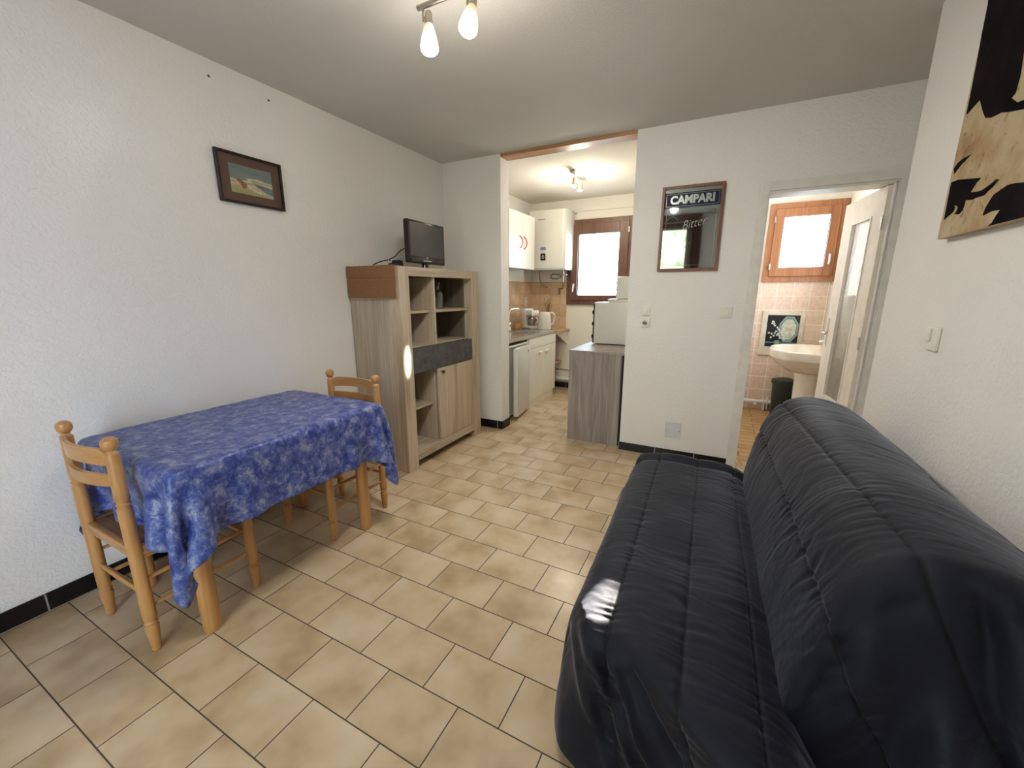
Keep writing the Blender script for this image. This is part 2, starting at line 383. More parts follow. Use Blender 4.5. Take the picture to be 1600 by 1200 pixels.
tl.inputs[0].default_value = (.80,.77,.70,1); tr.inputs[0].default_value = (.93,.91,.86,1); gl.inputs['Roughness'].default_value = .12
vo = t.nodes.new('ShaderNodeTexVoronoi'); vo.inputs['Scale'].default_value = 70; tc = t.nodes.new('ShaderNodeTexCoord'); t.links.new(tc.outputs['Object'], vo.inputs['Vector'])
bp = t.nodes.new('ShaderNodeBump'); bp.inputs['Distance'].default_value = .01; t.links.new(vo.outputs['Distance'], bp.inputs['Height']); t.links.new(bp.outputs[0], gl.inputs['Normal']); t.links.new(bp.outputs[0], tl.inputs['Normal'])
t.links.new(tr.outputs[0], m1.inputs[1]); t.links.new(tl.outputs[0], m1.inputs[2]); t.links.new(m1.outputs[0], m2.inputs[1]); t.links.new(gl.outputs[0], m2.inputs[2]); t.links.new(m2.outputs[0], o_.inputs[0])
obj('door_glass', B(gx0-.001, gx1+.001, -.003, .003, gz0-.001, gz1+.001), mt, door)
for s in (1, -1):
    bm = nb(); y = s*(T/2)
    box(bm, L-.062, L-.032, min(y, y+s*.004), max(y, y+s*.004), .90, 1.13, bev=.0015)
    cyl(bm, (L-.047, y, 1.02), (L-.047, y+s*.045, 1.02), .007)
    tube(bm, [(L-.047, y+s*.045, 1.02), (L-.09, y+s*.048, 1.022), (L-.16, y+s*.046, 1.018)], .0075)
    obj('door_handle', bm, m_steel, door, True)
bm = nb()
for z in (.25, 1.0, 1.75): cyl(bm, (-.002, T/2+.004, z-.04), (-.002, T/2+.004, z+.04), .006)
obj('hinge', bm, m_steel, door, True)

# ------------------------------------------------------------------ windows
def window(name, label, x0, x1, z0, z1, g, m, yw=2.0, handle_left=True, hinges=True):
    r = sempty(name, label, 'window')
    def ring(bm, a, b, y0, y1, bev=.003):
        (ax0, ax1, az0, az1), (bx0, bx1, bz0, bz1) = a, b
        box(bm, ax0, bx0, y0, y1, az0, az1, bev=bev); box(bm, bx1, ax1, y0, y1, az0, az1, bev=bev)
        box(bm, bx0, bx1, y0, y1, az0, bz0, bev=bev); box(bm, bx0, bx1, y0, y1, bz1, az1, bev=bev)
    fw = .062
    bm = nb(); ring(bm, (x0, x1, z0, z1), (x0+fw, x1-fw, z0+fw, z1-fw), yw-.028, yw); obj('window_frame', bm, m, r)
    s = (x0+fw-.004, x1-fw+.004, z0+fw-.004, z1-fw+.004)
    bm = nb(); ring(bm, s, g, yw-.045, yw+.02, .004); ring(bm, (g[0]-.012, g[1]+.012, g[2]-.012, g[3]+.012), g, yw-.038, yw+.01, .002)
    sash = obj('sash', bm, m, r)
    obj('pane', B(g[0]-.004, g[1]+.004, yw+.002, yw+.006, g[2]-.004, g[3]+.004), m_pane, sash)
    hx = (s[0]+g[0])/2 if handle_left else (s[1]+g[1])/2
    hz = g[2]+.10 if not handle_left else g[2]+.12
    bm = nb(); box(bm, hx-.013, hx+.013, yw-.052, yw-.045, hz-.03, hz+.03, bev=.003)
    cyl(bm, (hx, yw-.05, hz+.005), (hx, yw-.075, hz+.005), .007)
    tube(bm, [(hx, yw-.075, hz+.012), (hx, yw-.082, hz-.03), (hx-.002, yw-.080, hz-.085)], [.009, .010, .007])
    obj('window_handle', bm, m_steel, r, True)
    if hinges:
        for z in (z0+.16, z1-.16):
            bm = nb(); px = x0+fw-.004 if not handle_left else x1-fw+.004
            cyl(bm, (px, yw-.049, z-.03), (px, yw-.049, z+.03), .008); obj('hinge', bm, m_steel, r, True)
    return r
window('window_1', 'dark brown wooden kitchen window beside the water heater', .547, 1.40, 1.168, 2.243, (.695, 1.225, 1.293, 2.062), m_brown)
window('window_2', 'orange brown wooden bathroom window over pink tiles', 2.805, 3.475, 1.436, 2.236, (2.946, 3.338, 1.587, 2.098), m_orange, handle_left=False)
wn = window('added_window_3', 'wide window added on the bathroom side wall to brighten the door glass', -1.72, -.44, 1.20, 2.03, (-1.60, -.56, 1.30, 1.94), m_orange, yw=3.48, hinges=False)  # added opening, its daylight makes the door glass bright from behind
wn.rotation_euler = (0, 0, -PI/2)
# glazed door behind the camera (seen in the mirror)
r = sempty('door_2', 'brown wooden glazed double door behind the viewer', 'glazed door')
bm = nb()
box(bm, RX0, RX0+.035, YR-.12, YR+.01, 0, RZ); box(bm, RX1-.035, RX1, YR-.12, YR+.01, 0, RZ); box(bm, RX0, RX1, YR-.12, YR+.01, RZ-.035, RZ)
obj('door_frame', bm, m_brown, r)
for k in (0, 1):
    a = RX0+.035+k*.49; b_ = a+.49
    bm = nb(); box(bm, a, a+.045, YR-.07, YR-.03, .02, RZ-.035); box(bm, b_-.045, b_, YR-.07, YR-.03, .02, RZ-.035)
    box(bm, a, b_, YR-.07, YR-.03, .02, .12); box(bm, a, b_, YR-.07, YR-.03, RZ-.09, RZ-.035)
    f = obj('door_leaf', bm, m_brown, r)
    obj('pane', B(a+.04, b_-.04, YR-.052, YR-.048, .11, RZ-.085), m_pane, f)
bm = nb(); box(bm, RX0-.05, RX1+.12, YR, YR+.16, RZ, H-.002, bev=.004)
struct('trim_3', bm, m_brown, label='brown shutter box over the glazed door', cat='shutter box')
bm = nb()
for k in range(9):
    x = RX1+.005+k*.016
    cyl(bm, (x, YR+.05+.012*(k % 2), .03), (x, YR+.05+.012*(k % 2), RZ), .011, 8)
tag(obj('curtain', bm, flat('brown_curtain', (.13,.08,.06), .9), None, True), 'brown curtain gathered beside the glazed door', 'curtain')
# outside
g_out = flat('terrace_stone', (.50,.48,.44), .9)
struct('added_sky_blocker', B(-3, 6, -6.1, YR-.15, 2.56, 2.72), g_out)  # added unseen overhang, blocks high sky to dim the near floor
struct('ground', B(-14, 16, -16, YR-.15, -.14, -.04), g_out)
struct('ground_rear', B(-14, 16, 2.15, 14, -.14, -.04), g_out)
bm = nb()
for k in range(95):
    c = Vector((rnd.uniform(-4, 5), rnd.uniform(-10.2, -9.0), rnd.uniform(.2, 3.0))); rr = rnd.uniform(.35, .75)
    v = bmesh.ops.create_icosphere(bm, subdivisions=2, radius=rr)['verts']
    for q in v: q.co = q.co*rnd.uniform(.85, 1.12) + c
tag(obj('hedge', bm, flat('hedge_leaves', (.38,.38,.22), .8, var=.6, vs=4)), 'green garden hedge beyond the glazed door', 'hedge', kind='stuff')
# ================================================================== MAIN ROOM OBJECTS
# ------------------------------------------------------------------ dining table
TX0, TX1, TY0, TY1, TZ = .085, .845, -2.785, -1.785, .728
table = thing('dining_table', 'beech dining table with round legs under a blue cloth against the left wall', 'table', (.46, -2.285, 0))
def rel(bm, root):
    inv = -Vector(root.location)
    for v in bm.verts: v.co += inv
    return bm
obj('tabletop', rel(B(TX0+.007, TX1-.007, TY0+.007, TY1-.007, TZ-.022, TZ, bev=.0108), table), m_pineh, table)
bm = nb()
for a in ((.19, .73, -2.72, -2.70), (.19, .73, -1.88, -1.86), (.17, .19, -2.70, -1.88), (.73, .75, -2.70, -1.88)): box(bm, a[0], a[1], a[2], a[3], TZ-.10, TZ-.022)
obj('apron', rel(bm, table), m_pineh, table)
for x, y in ((.195, -2.695), (.740, -2.700), (.180, -1.880), (.740, -1.885)):
    bm = nb(); lathe(bm, [(.027, .0), (.030, .006), (.032, .03), (.032, .30), (.031, TZ-.03), (.031, TZ-.022)], (x, y, 0), 28)
    obj('leg', rel(bm, table), m_pine, table, True)

# ------------------------------------------------------------------ dining chairs
def make_chair():
    t = thing('dining_chair', '', 'chair')
    W, D = .195, .385
    def post_prof(top):
        p = [(.013, 0), (.015, .004), (.0175, .05), (.0225, .098), (.0220, .106), (.0165, .112), (.0172, .115), (.0218, .121), (.0165, .128), (.0172, .131), (.0210, .138), (.0215, .16)]
        if top > .6:
            p += [(.0215, .596), (.0170, .601), (.0175, .604), (.0222, .611), (.0170, .618), (.0175, .621), (.0215, .628), (.0205, .70), (.0195, .800), (.013, .808), (.012, .812), (.017, .816), (.0225, .826), (.0245, .838), (.0225, .850), (.015, .8565), (.014, .858), (.010, .8605), (0.0001, .861)]
        else: p += [(.0215, top-.01), (.018, top)]
        return p
    for s in (-1, 1):
        bm = nb(); lathe(bm, post_prof(.84), (s*W, 0, 0), 24); lg = obj('leg', bm, m_pine, t, True)
        bm = nb(); lathe(bm, [(.012, 0), (.013, .003)], (s*W, 0, -.0005), 16); obj('glide', bm, m_white, lg)
        bm = nb(); lathe(bm, post_prof(.445), (s*W, D, 0), 24); lg = obj('leg', bm, m_pine, t, True)
        bm = nb(); lathe(bm, [(.012, 0), (.013, .003)], (s*W, D, -.0005), 16); obj('glide', bm, m_white, lg)
    def slat(zlo, zhi, arch, th=.013, lowarch=0):
        bm = nb(); n = 24; vs = []
        for i in range(n+1):
            u = -1+2*i/n; x = u*(W-.005); bow = -.042*(1-u*u)
            e = min(1, (1-abs(u))/.22); e = e*e*(3-2*e)
            zt = zhi+arch*e; zb = zlo+lowarch*(1-u*u)
            vs.append([bm.verts.new((x, bow-th/2, zb)), bm.verts.new((x, bow+th/2, zb)), bm.verts.new((x, bow+th/2, zt)), bm.verts.new((x, bow-th/2, zt))])
        for a, b in zip(vs, vs[1:]):
            for k in range(4): bm.faces.new((a[k], a[(k+1) % 4], b[(k+1) % 4], b[k]))
        bm.faces.new(vs[0][::-1]); bm.faces.new(vs[-1])
        bmesh.ops.bevel(bm, geom=[e for e in bm.edges if abs((e.verts[0].co-e.verts[1].co).x) > .002 and len(e.link_faces) == 2 and e.calc_face_angle(0) > .6], offset=.003, segments=2, affect='EDGES')
        return obj('slat', bm, m_pineh, t, True)
    slat(.755, .795, .022, lowarch=.006); slat(.678, .722, 0)
    bm = nb()
    for y in (.0, D): cyl(bm, (-W, y, .405), (W, y, .405), .013, 12)
    for s in (-1, 1): cyl(bm, (s*W, 0, .405), (s*W, D, .405), .013, 12)
    for y in (.0, D): box(bm, -W, W, y-.011, y+.011, .400, .436, bev=.004)
    for s in (-1, 1): box(bm, s*W-.011, s*W+.011, 0, D, .400, .436, bev=.004)
    obj('seat_rail', bm, m_pineh, t, True)
    # woven rush seat: four triangular fields of cord, slightly domed
    bm = nb(); n = 36; g = {}
    for i in range(n+1):
        for j in range(n+1):
            u, v = -1+2*i/n, -1+2*j/n
            q = abs(v) if abs(v) > abs(u) else abs(u)
            z = .434+.016*(1-q**3)+.0022*math.sin(q*n*PI*.9)
            g[i, j] = bm.verts.new((u*(W-.008), D/2+v*(D/2-.008), z))
    for i in range(n):
        for j in range(n): bm.faces.new((g[i, j], g[i+1, j], g[i+1, j+1], g[i, j+1]))
    r = bmesh.ops.extrude_face_region(bm, geom=list(bm.faces)); 
    for v in [q for q in r['geom'] if isinstance(q, bmesh.types.BMVert)]: v.co.z = .418
    obj('seat', bm, m_rush, t, True)
    def st(p, q):
        bm = nb(); p = Vector(p); q = Vector(q); d = q-p; mm = d.to_track_quat('Z', 'Y').to_matrix(); l = d.length
        lathe(bm, [(.006, 0), (.0085, l*.12), (.0105, l*.5), (.0085, l*.88), (.006, l)], p, 14, mm); obj('stretcher', bm, m_pineh, t, True)
    st((-W+.01, 0, .242), (W-.01, 0, .242)); st((-W+.01, D, .27), (W-.01, D, .27))
    for s in (-1, 1): st((s*W, .01, .185), (s*W, D-.01, .185)); st((s*W, .01, .300), (s*W, D-.01, .300))
    return t
ch1 = make_chair(); ch1.location = (.456, -2.852, 0); ch1['label'] = 'beech ladder-back dining chair at the near end of the table'
ch1['group'] = 'beech dining chairs'
ch2 = copy_tree(ch1); ch2.location = (.478, -1.665, 0); ch2.rotation_euler = (0, 0, PI)
ch2['label'] = 'beech ladder-back dining chair at the far end of the table beside the oak display cabinet'

# ------------------------------------------------------------------ draped tablecloth (small position-based cloth solve)
def drape():
    h = .262; dx = .0150
    cx0, cx1, cy0, cy1 = TX0-h, TX1+h, TY0-h, TY1+h
    nx = int((cx1-cx0)/dx)+1; ny = int((cy1-cy0)/dx)+1
    X, Y = np.meshgrid(np.linspace(cx0, cx1, nx), np.linspace(cy0, cy1, ny), indexing='ij')
    rs = np.random.RandomState(5)
    ox = np.maximum(TX0-X, X-TX1).clip(0); oy = np.maximum(TY0-Y, Y-TY1).clip(0)
    sx = np.where(X < TX0, -1, 1); sy = np.where(Y < TY0, -1, 1)
    rr = np.sqrt(ox*ox+oy*oy)
    bx_ = np.clip(X, TX0, TX1)+sx*np.minimum(.28*ox+np.where(ox > 0, .012, 0), np.where(sx < 0, .06, 1)); by_ = np.clip(Y, TY0, TY1)+sy*np.minimum(.22*oy+np.where(oy > 0, .012, 0), .05)
    P = np.stack([bx_, by_, TZ+.007-.94*rr], -1)
    P += (rs.rand(nx, ny, 3)-.5)*.003
    P[..., 1] += sy*.006*np.sin(X*34+1)*np.minimum(oy/.1, 1); P[..., 0] += (sx > 0)*.008*np.sin(Y*27)*np.minimum(ox/.1, 1)
    V = np.zeros_like(P); dxx = (cx1-cx0)/(nx-1); dyy = (cy1-cy0)/(ny-1)
    dg = math.hypot(dxx, dyy)
    cons = []
    def fam(a, b, L, k): cons.append((a, b, L, k))
    S = slice
    for par in (0, 1):
        fam((S(par, nx-1, 2), S(None)), (S(par+1, nx, 2), S(None)), dxx, 1.0)
        fam((S(None), S(par, ny-1, 2)), (S(None), S(par+1, ny, 2)), dyy, 1.0)
    for par in (0, 1):
        fam((S(par, nx-1, 2), S(0, ny-1)), (S(par+1, nx, 2), S(1, ny)), dg, .35)
        fam((S(par, nx-1, 2), S(1, ny)), (S(par+1, nx, 2), S(0, ny-1)), dg, .35)
    for par in range(4):
        fam((S(par, nx-4, 8) , S(None)), (S(par+4, nx, 8), S(None)), 4*dxx, .10)
        fam((S(par+4, nx-4, 8) , S(None)), (S(par+8, nx, 8), S(None)), 4*dxx, .10)
        fam((S(None), S(par, ny-4, 8)), (S(None), S(par+4, ny, 8)), 4*dyy, .10)
        fam((S(None), S(par+4, ny-4, 8)), (S(None), S(par+8, ny, 8)), 4*dyy, .10)
    dt = .012
    for it in range(240):
        V[..., 2] -= 9.8*dt; V *= .975
        old = P.copy(); P += V*dt
        for sub in range(16):
            for (a, b, L, k) in cons:
                A = P[a]; Bv = P[b]
                n0 = min(A.shape[0], Bv.shape[0]); n1 = min(A.shape[1], Bv.shape[1])
                A = A[:n0, :n1]; Bv = Bv[:n0, :n1]
                d = Bv-A; l = np.sqrt((d*d).sum(-1, keepdims=True))+1e-9
                c = d*(.5*k*(l-L)/l)
                A += c; Bv -= c
            # collisions
            x, y, z = P[..., 0], P[..., 1], P[..., 2]
            e = .007; top = TZ+e
            inside = (x > TX0-e) & (x < TX1+e) & (y > TY0-e) & (y < TY1+e) & (z < top) & (z > TZ-.16)
            dz = top-z
            dl = np.stack([x-(TX0-e), (TX1+e)-x, y-(TY0-e), (TY1+e)-y], 0); m = dl.argmin(0); dm = dl.min(0)
            up = inside & (dz <= dm+.004)
            P[..., 2] = np.where(up, top, z)
            sd = inside & ~up
            P[..., 0] = np.where(sd & (m == 0), TX0-e, np.where(sd & (m == 1), TX1+e, x))
            P[..., 1] = np.where(sd & (m == 2), TY0-e, np.where(sd & (m == 3), TY1+e, y))
            P[..., 0] = np.maximum(P[..., 0], .014)
            # chair backs and seats
            x, y, z = P[..., 0], P[..., 1], P[..., 2]
            c1 = (x > .22) & (x < .69) & (z < .87)
            P[..., 1] = np.where(c1 & (y < -2.825) & (y > -2.92), -2.825, P[..., 1])
            c1 = (x > .24) & (x < .72) & (z < .87)
            P[..., 1] = np.where(c1 & (y > -1.692) & (y < -1.6), -1.692, P[..., 1])
            for (a0, a1, b0, b1) in ((.245, .668, -2.84, -2.45), (.265, .69, -2.07, -1.68)):
                s = (x > a0) & (x < a1) & (y > b0) & (y < b1) & (z < .458) & (z > .38)
                P[..., 2] = np.where(s, .458, P[..., 2])
        V = (P-old)/dt
        fr = (P[..., 2] < TZ+.0095) & (P[..., 0] > TX0) & (P[..., 0] < TX1) & (P[..., 1] > TY0) & (P[..., 1] < TY1)
        V[fr] *= .3
        sp = np.sqrt((V*V).sum(-1, keepdims=True)); V *= np.minimum(1, 3/(sp+1e-6))
    # faint creases on the top
    x, y = P[..., 0], P[..., 1]
    tp = P[..., 2] > TZ-.002
    P[..., 2] += np.where(tp, .0012*(1+np.sin(38*x+14*np.sin(5*y))*np.sin(9*y+4*x)), 0)
    return P
P = drape(); nx, ny = P.shape[:2]
me = bpy.data.meshes.new('tablecloth'); vs = P.reshape(-1, 3).tolist()
fs = [(i*ny+j, (i+1)*ny+j, (i+1)*ny+j+1, i*ny+j+1) for i in range(nx-1) for j in range(ny-1)]
me.from_pydata(vs, [], fs); me.polygons.foreach_set('use_smooth', [True]*len(fs))
uv = me.uv_layers.new(name='cloth'); li = np.zeros(len(me.loops), dtype=np.int32); me.loops.foreach_get('vertex_index', li)
U_ = np.stack([(li//ny)*.015, (li % ny)*.015], 1); uv.data.foreach_set('uv', U_.ravel().astype(np.float32))
m, t, b = nodes('blue_batik_cloth')
tc = t.nodes.new('ShaderNodeUVMap'); tc.uv_map = 'cloth'
n1 = t.nodes.new('ShaderNodeTexNoise'); n1.inputs['Scale'].default_value = 19; n1.inputs['Detail'].default_value = 10; n1.inputs['Roughness'].default_value = .80; n1.inputs['Distortion'].default_value = .22
t.links.new(tc.outputs[0], n1.inputs['Vector'])
r = ramp(t, [(.38, (.018,.028,.13)), (.455, (.035,.065,.29)), (.525, (.095,.135,.37)), (.60, (.29,.31,.44))]); t.links.new(n1.outputs['Fac'], r.inputs['Fac'])
t.links.new(r.outputs['Color'], b.inputs['Base Color'])
b.inputs['Roughness'].default_value = .36; b.inputs['Specular IOR Level'].default_value = .5
n2 = t.nodes.new('ShaderNodeTexNoise'); n2.inputs['Scale'].default_value = 11; n2.inputs['Detail'].default_value = 5; n2.inputs['Distortion'].default_value = 2.5
t.links.new(tc.outputs[0], n2.inputs['Vector'])
bp = t.nodes.new('ShaderNodeBump'); bp.inputs['Strength'].default_value = .8; bp.inputs['Distance'].default_value = .010
t.links.new(n2.outputs['Fac'], bp.inputs['Height']); t.links.new(bp.outputs[0], b.inputs['Normal'])
me.materials.append(m)
cl = bpy.data.objects.new('tablecloth', me); col.objects.link(cl)
md = cl.modifiers.new('sub', 'SUBSURF'); md.levels = 1; md.render_levels = 1
md = cl.modifiers.new('thick', 'SOLIDIFY'); md.thickness = .0015; md.offset = 1
tag(cl, 'mottled blue tablecloth draped over the dining table', 'tablecloth')

# ------------------------------------------------------------------ display cabinet
cab = thing('display_cabinet', 'tall grey oak display cabinet with open shelves and dark drawer front', 'cabinet', (.25, -.70, 0))
def cp(name, m, *bxs, bev=.002, parent=None, smooth=False):
    bm = nb()
    for b_ in bxs: box(bm, *b_, bev=bev)
    return obj(name, rel(bm, cab), m, parent or cab, smooth)
cx = .484; y0, y1, zt = -1.212, -.186, 1.512
cp('front_post', m_fwood, (cx-.085, cx, y0, y0+.108, 0, zt)); cp('front_post', m_fwood, (cx-.085, cx, y1-.105, y1, 0, zt))
cp('side_panel', m_gwood, (.012, cx-.0855, y0+.004, y0+.03, 0, zt-.004)); cp('side_panel', m_gwood, (.012, cx-.0855, y1-.03, y1-.004, 0, zt-.004))
cp('top_panel', m_fwoodh, (.012, cx-.02, y0+.03, y1-.03, zt-.04, zt-.006), (cx-.06, cx-.003, y0+.108, y1-.105, 1.448, zt))
cp('back_panel', m_shadewood, (.012, .022, y0+.03, y1-.03, .08, zt-.04))
iy0, iy1 = y0+.108, y1-.105; ym = -.792
cp('bottom_panel', m_fwoodh, (.022, cx-.008, iy0, iy1, .105, .132), (cx-.04, cx-.006, iy0, iy1, .062, .105))
cp('inner_side', m_shadewood, (.022, cx-.086, iy0-.02, iy0-.002, .132, 1.448)); cp('inner_side', m_shadewood, (.022, cx-.086, iy1+.002, iy1+.02, .132, 1.448))
cp('divider', m_fwood, (.022, cx-.025, ym-.010, ym+.010, .932, 1.448)); cp('divider', m_fwood, (.022, cx-.045, ym-.014, ym+.014, .132, .742))
cp('shelf', m_fwoodh, (.022, cx-.075, iy0, ym-.010, 1.180, 1.198)); cp('shelf', m_fwoodh, (.022, cx-.04, ym+.010, iy1, 1.180, 1.200))
cp('shelf', m_fwoodh, (.022, cx-.06, iy0, iy1, .925, .935)); cp('shelf', m_fwoodh, (.022, cx-.07, iy0, ym-.014, .440, .458))
dr = cp('drawer', m_slate, (cx-.030, cx-.010, iy0+.002, iy1-.002, .744, .928), (.05, cx-.030, iy0+.02, iy1-.02, .76, .90))
dr['label'] = 'dark slate drawer front'
do = cp('door', m_fwood, (cx-.030, cx-.010, ym-.008, iy1-.003, .136, .738))
bm = nb(); lathe(bm, [(.006, 0), (.006, .012), (.013, .016), (.013, .024), (.010, .027)], (cx-.010, ym+.035, .706), 18, Matrix.Rotation(PI/2, 3, 'Y')); k_ = obj('knob', rel(bm, cab), m_blackm, do, True)
# cardboard flap leaning on the cabinet side
bm = nb()
zz = [1.297, 1.35, 1.42, 1.428, 1.436, 1.47, 1.518]; oo = [.010, .012, .012, .009, .012, .013, .011]
for xx in (0,):
    A_ = []
    for z, o_ in zip(zz, oo):
        A_.append([bm.verts.new((x_, y0-o_ + (.004 if s_ else -.003), z)) for x_, s_ in ((.016, 0), (.465, 0), (.465, 1), (.016, 1))])
    for a, b_ in zip(A_, A_[1:]):
        for k in range(4): bm.faces.new((a[k], a[(k+1) % 4], b_[(k+1) % 4], b_[k]))
    bm.faces.new(A_[0][::-1]); bm.faces.new(A_[-1])
box(bm, .016, .45, y0-.011, y0+.05, 1.5135, 1.518)
tag(obj('cardboard_flap', bm, m_card), 'brown cardboard flap hooked over the side of the display cabinet', 'cardboard')

# television
tv = thing('television', 'small black flat television standing on top of the display cabinet', 'television', (.26, -.665, 1.512))
tv.rotation_euler = (0, 0, .03)
def tb(name, m, *b_, parent=None, bev=.004, smooth=True): return obj(name, B(*b_, bev=bev), m, parent or tv, smooth)
bez = nb(); box(bez, .012, .055, -.235, .235, .045, .360, bev=.010); box(bez, -.02, .012, -.16, .16, .08, .32, bev=.02)
hs = obj('housing', bez, m_blackp, tv, True)
obj('screen', B(.0552, .0562, -.213, .213, .098, .342), m_screen, tv)
bm = nb(); box(bm, .048, .062, -.222, .222, .050, .085, bev=.006); obj('bezel', bm, m_blackp, tv, True)
obj('bezel_trim', B(.0622, .0630, -.07, .03, .064, .068), flat('silver_trim', (.6,.6,.6), .3, 1), tv)
obj('badge', B(.0562, .0566, -.026, -.001, .0895, .0935), m_white, tv)
bm = nb(); lathe(bm, [(.10, 0), (.105, .004), (.10, .010), (.03, .016), (.025, .05)], (.02, 0, 0), 30)
for v in bm.verts: v.co.y *= 1.15
obj('stand', bm, m_blackp, tv, True)
# cables and small receiver behind the television
kc = thing('television_cable', 'black television cables trailing over the cabinet top', 'cable', (.12, -.9, 1.512))
bm = nb(); tube(bm, [(.04, -.03, .062), (.0, .01, .075), (.0, .07, .10), (.0, .13, .145), (.02, .20, .18), (.06, .23, .19)], .0042, 8)
tube(bm, [(-.01, -.16, .022), (.0, -.10, .048), (.03, -.04, .066)], .0042, 8)
obj('cord', bm, m_blackm, kc, True)
bm = nb(); box(bm, .03, .10, -.05, .055, .0, .042, bev=.012); box(bm, .04, .10, -.02, .05, .035, .066, bev=.012); obj('plug', bm, m_blackm, kc, True)
# carafe and small jar in the cabinet
m_glass = pane('bottle_glass', (.80,.83,.82), .22, .04)
ca = thing('glass_bottle', 'clear glass bottle on the upper right shelf of the display cabinet', 'bottle', (.27, -.50, 1.201))
bm = nb(); lathe(bm, [(.04, .0), (.046, .006), (.047, .11), (.042, .135), (.018, .155), (.016, .185), (.020, .19)], (0, 0, 0), 26, cap=False); lathe(bm, [(.0001, .001), (.042, .001)], seg=26, cap=False); obj('body', bm, m_glass, ca, True)
bm = nb(); lathe(bm, [(.013, .17), (.013, .192), (.022, .197), (.024, .212), (.014, .224), (.0001, .226)], (0, 0, 0), 20); obj('stopper', bm, m_glass, ca, True)
bm = nb(); lathe(bm, [(.0001, 0), (.022, .0), (.027, .012), (.028, .035), (.021, .052), (.008, .062), (.0001, .064)], (.31, -.695, 1.201), 20)
tag(obj('ornament', bm, flat('yellow_glaze', (.55,.34,.06), .35), None, True), 'small yellow pot beside the divider on the upper right shelf', 'ornament')
bm = nb(); box(bm, .10, .19, -.772, -.66, 1.2005, 1.43, bev=.003)  # black block drawn where the upper compartment is only dark with shadow
tag(obj('box', bm, m_blackm), 'black block standing in for the shadowed gap at the back of the upper right shelf', 'box')
bm = nb(); box(bm, .10, .19, -.772, -.70, .9355, 1.16, bev=.003)  # same shadow stand-in for the middle compartment
tag(obj('box', bm, m_blackm), 'black block standing in for the shadowed gap at the back of the middle right shelf', 'box')

# ------------------------------------------------------------------ pictures on walls
pic = thing('framed_picture', 'black framed seaside watercolour with brown mount on the left wall', 'picture', (.0, -1.833, 1.95))
PY0, PY1, PZ0, PZ1 = -.183, .182, -.131, .130
def ring_yz(bm, a, b_, x0, x1, bev=.002):
    box(bm, x0, x1, a[0], b_[0], a[2], a[3], bev=bev); box(bm, x0, x1, b_[1], a[1], a[2], a[3], bev=bev)
    box(bm, x0, x1, b_[0], b_[1], a[2], b_[2], bev=bev); box(bm, x0, x1, b_[0], b_[1], b_[3], a[3], bev=bev)
bm = nb(); ring_yz(bm, (PY0, PY1, PZ0, PZ1), (PY0+.013, PY1-.013, PZ0+.013, PZ1-.013), .003, .024); obj('frame', bm, m_darkframe, pic)
obj('mount', B(.004, .012, PY0+.012, PY1-.012, PZ0+.012, PZ1-.012), flat('brown_mount', (.115,.065,.048), .8), pic)
m, t, b = nodes('seaside_watercolour')
tc = t.nodes.new('ShaderNodeTexCoord'); sx = t.nodes.new('ShaderNodeSeparateXYZ'); t.links.new(tc.outputs['Object'], sx.inputs[0])
n = t.nodes.new('ShaderNodeTexNoise'); n.inputs['Scale'].default_value = 9; n.inputs['Detail'].default_value = 4
mp = t.nodes.new('ShaderNodeMapping'); mp.inputs['Scale'].default_value = (1, .6, 2.2); t.links.new(tc.outputs['Object'], mp.inputs[0]); t.links.new(mp.outputs[0], n.inputs['Vector'])
ma = t.nodes.new('ShaderNodeMath'); ma.operation = 'MULTIPLY_ADD'; ma.inputs[1].default_value = .11; t.links.new(n.outputs['Fac'], ma.inputs[0]); t.links.new(sx.outputs['Z'], ma.inputs[2])
mr = t.nodes.new('ShaderNodeMapRange'); mr.inputs['From Min'].default_value = -.03; mr.inputs['From Max'].default_value = .13; t.links.new(ma.outputs[0], mr.inputs['Value'])
r = ramp(t, [(.0, (.30,.27,.12)), (.22, (.36,.33,.16)), (.38, (.50,.42,.30)), (.50, (.30,.30,.16)), (.57, (.55,.50,.40)), (.62, (.17,.20,.18)), (.80, (.13,.165,.16)), (1, (.20,.22,.20))]); t.links.new(mr.outputs[0], r.inputs['Fac']); t.links.new(r.outputs[0], b.inputs['Base Color']); b.inputs['Roughness'].default_value = .6
sheet = obj('watercolour', B(.012, .0135, -.118, .118, -.074, .073), m, pic)
def yzpoly(name, pts, x, m, par, th=.0004): 
    bm = nb(); prism(bm, [(x, p[0], p[1]) for p in pts], (th, 0, 0)); return obj(name, bm, m, par)
yzpoly('painted_boat', [(-.095,.005),(-.070,.0),(-.045,-.012),(-.030,-.020),(-.036,-.044),(-.055,-.046),(-.066,-.026),(-.082,-.010)], .0136, flat('rust_paint', (.30,.10,.05), .7, var=.4, vs=90), sheet)
yzpoly('painted_sea', [(.01,-.01),(.05,-.012),(.117,-.020),(.117,-.06),(.085,-.05),(.055,-.038),(.03,-.026)], .0136, flat('sea_paint', (.13,.18,.20), .7, var=.4, vs=60), sheet)
yzpoly('painted_foam', [(-.030,-.020),(-.008,-.030),(.02,-.045),(.07,-.052),(.072,-.058),(.045,-.060),(.01,-.052),(-.02,-.040)], .0136, flat('foam_paint', (.55,.47,.38), .7, var=.4, vs=90), sheet)
# two old nail holes high on the left wall
for y, z in ((-1.978, 2.419), (-1.663, 2.422)):
    bm = nb(); lathe(bm, [(.006, 0), (.006, .002), (.0001, .003)], (0, y, z), 12, Matrix.Rotation(PI/2, 3, 'Y'))
    tag(obj('wall_plug', bm, flat('rusty_plug', (.10,.06,.04), .8), None, True), 'tiny brown wall plug near the ceiling, ' + ('the one nearer the viewer' if y < -1.8 else 'the one nearer the display cabinet'), 'wall plug', 'wall plugs above the watercolour')

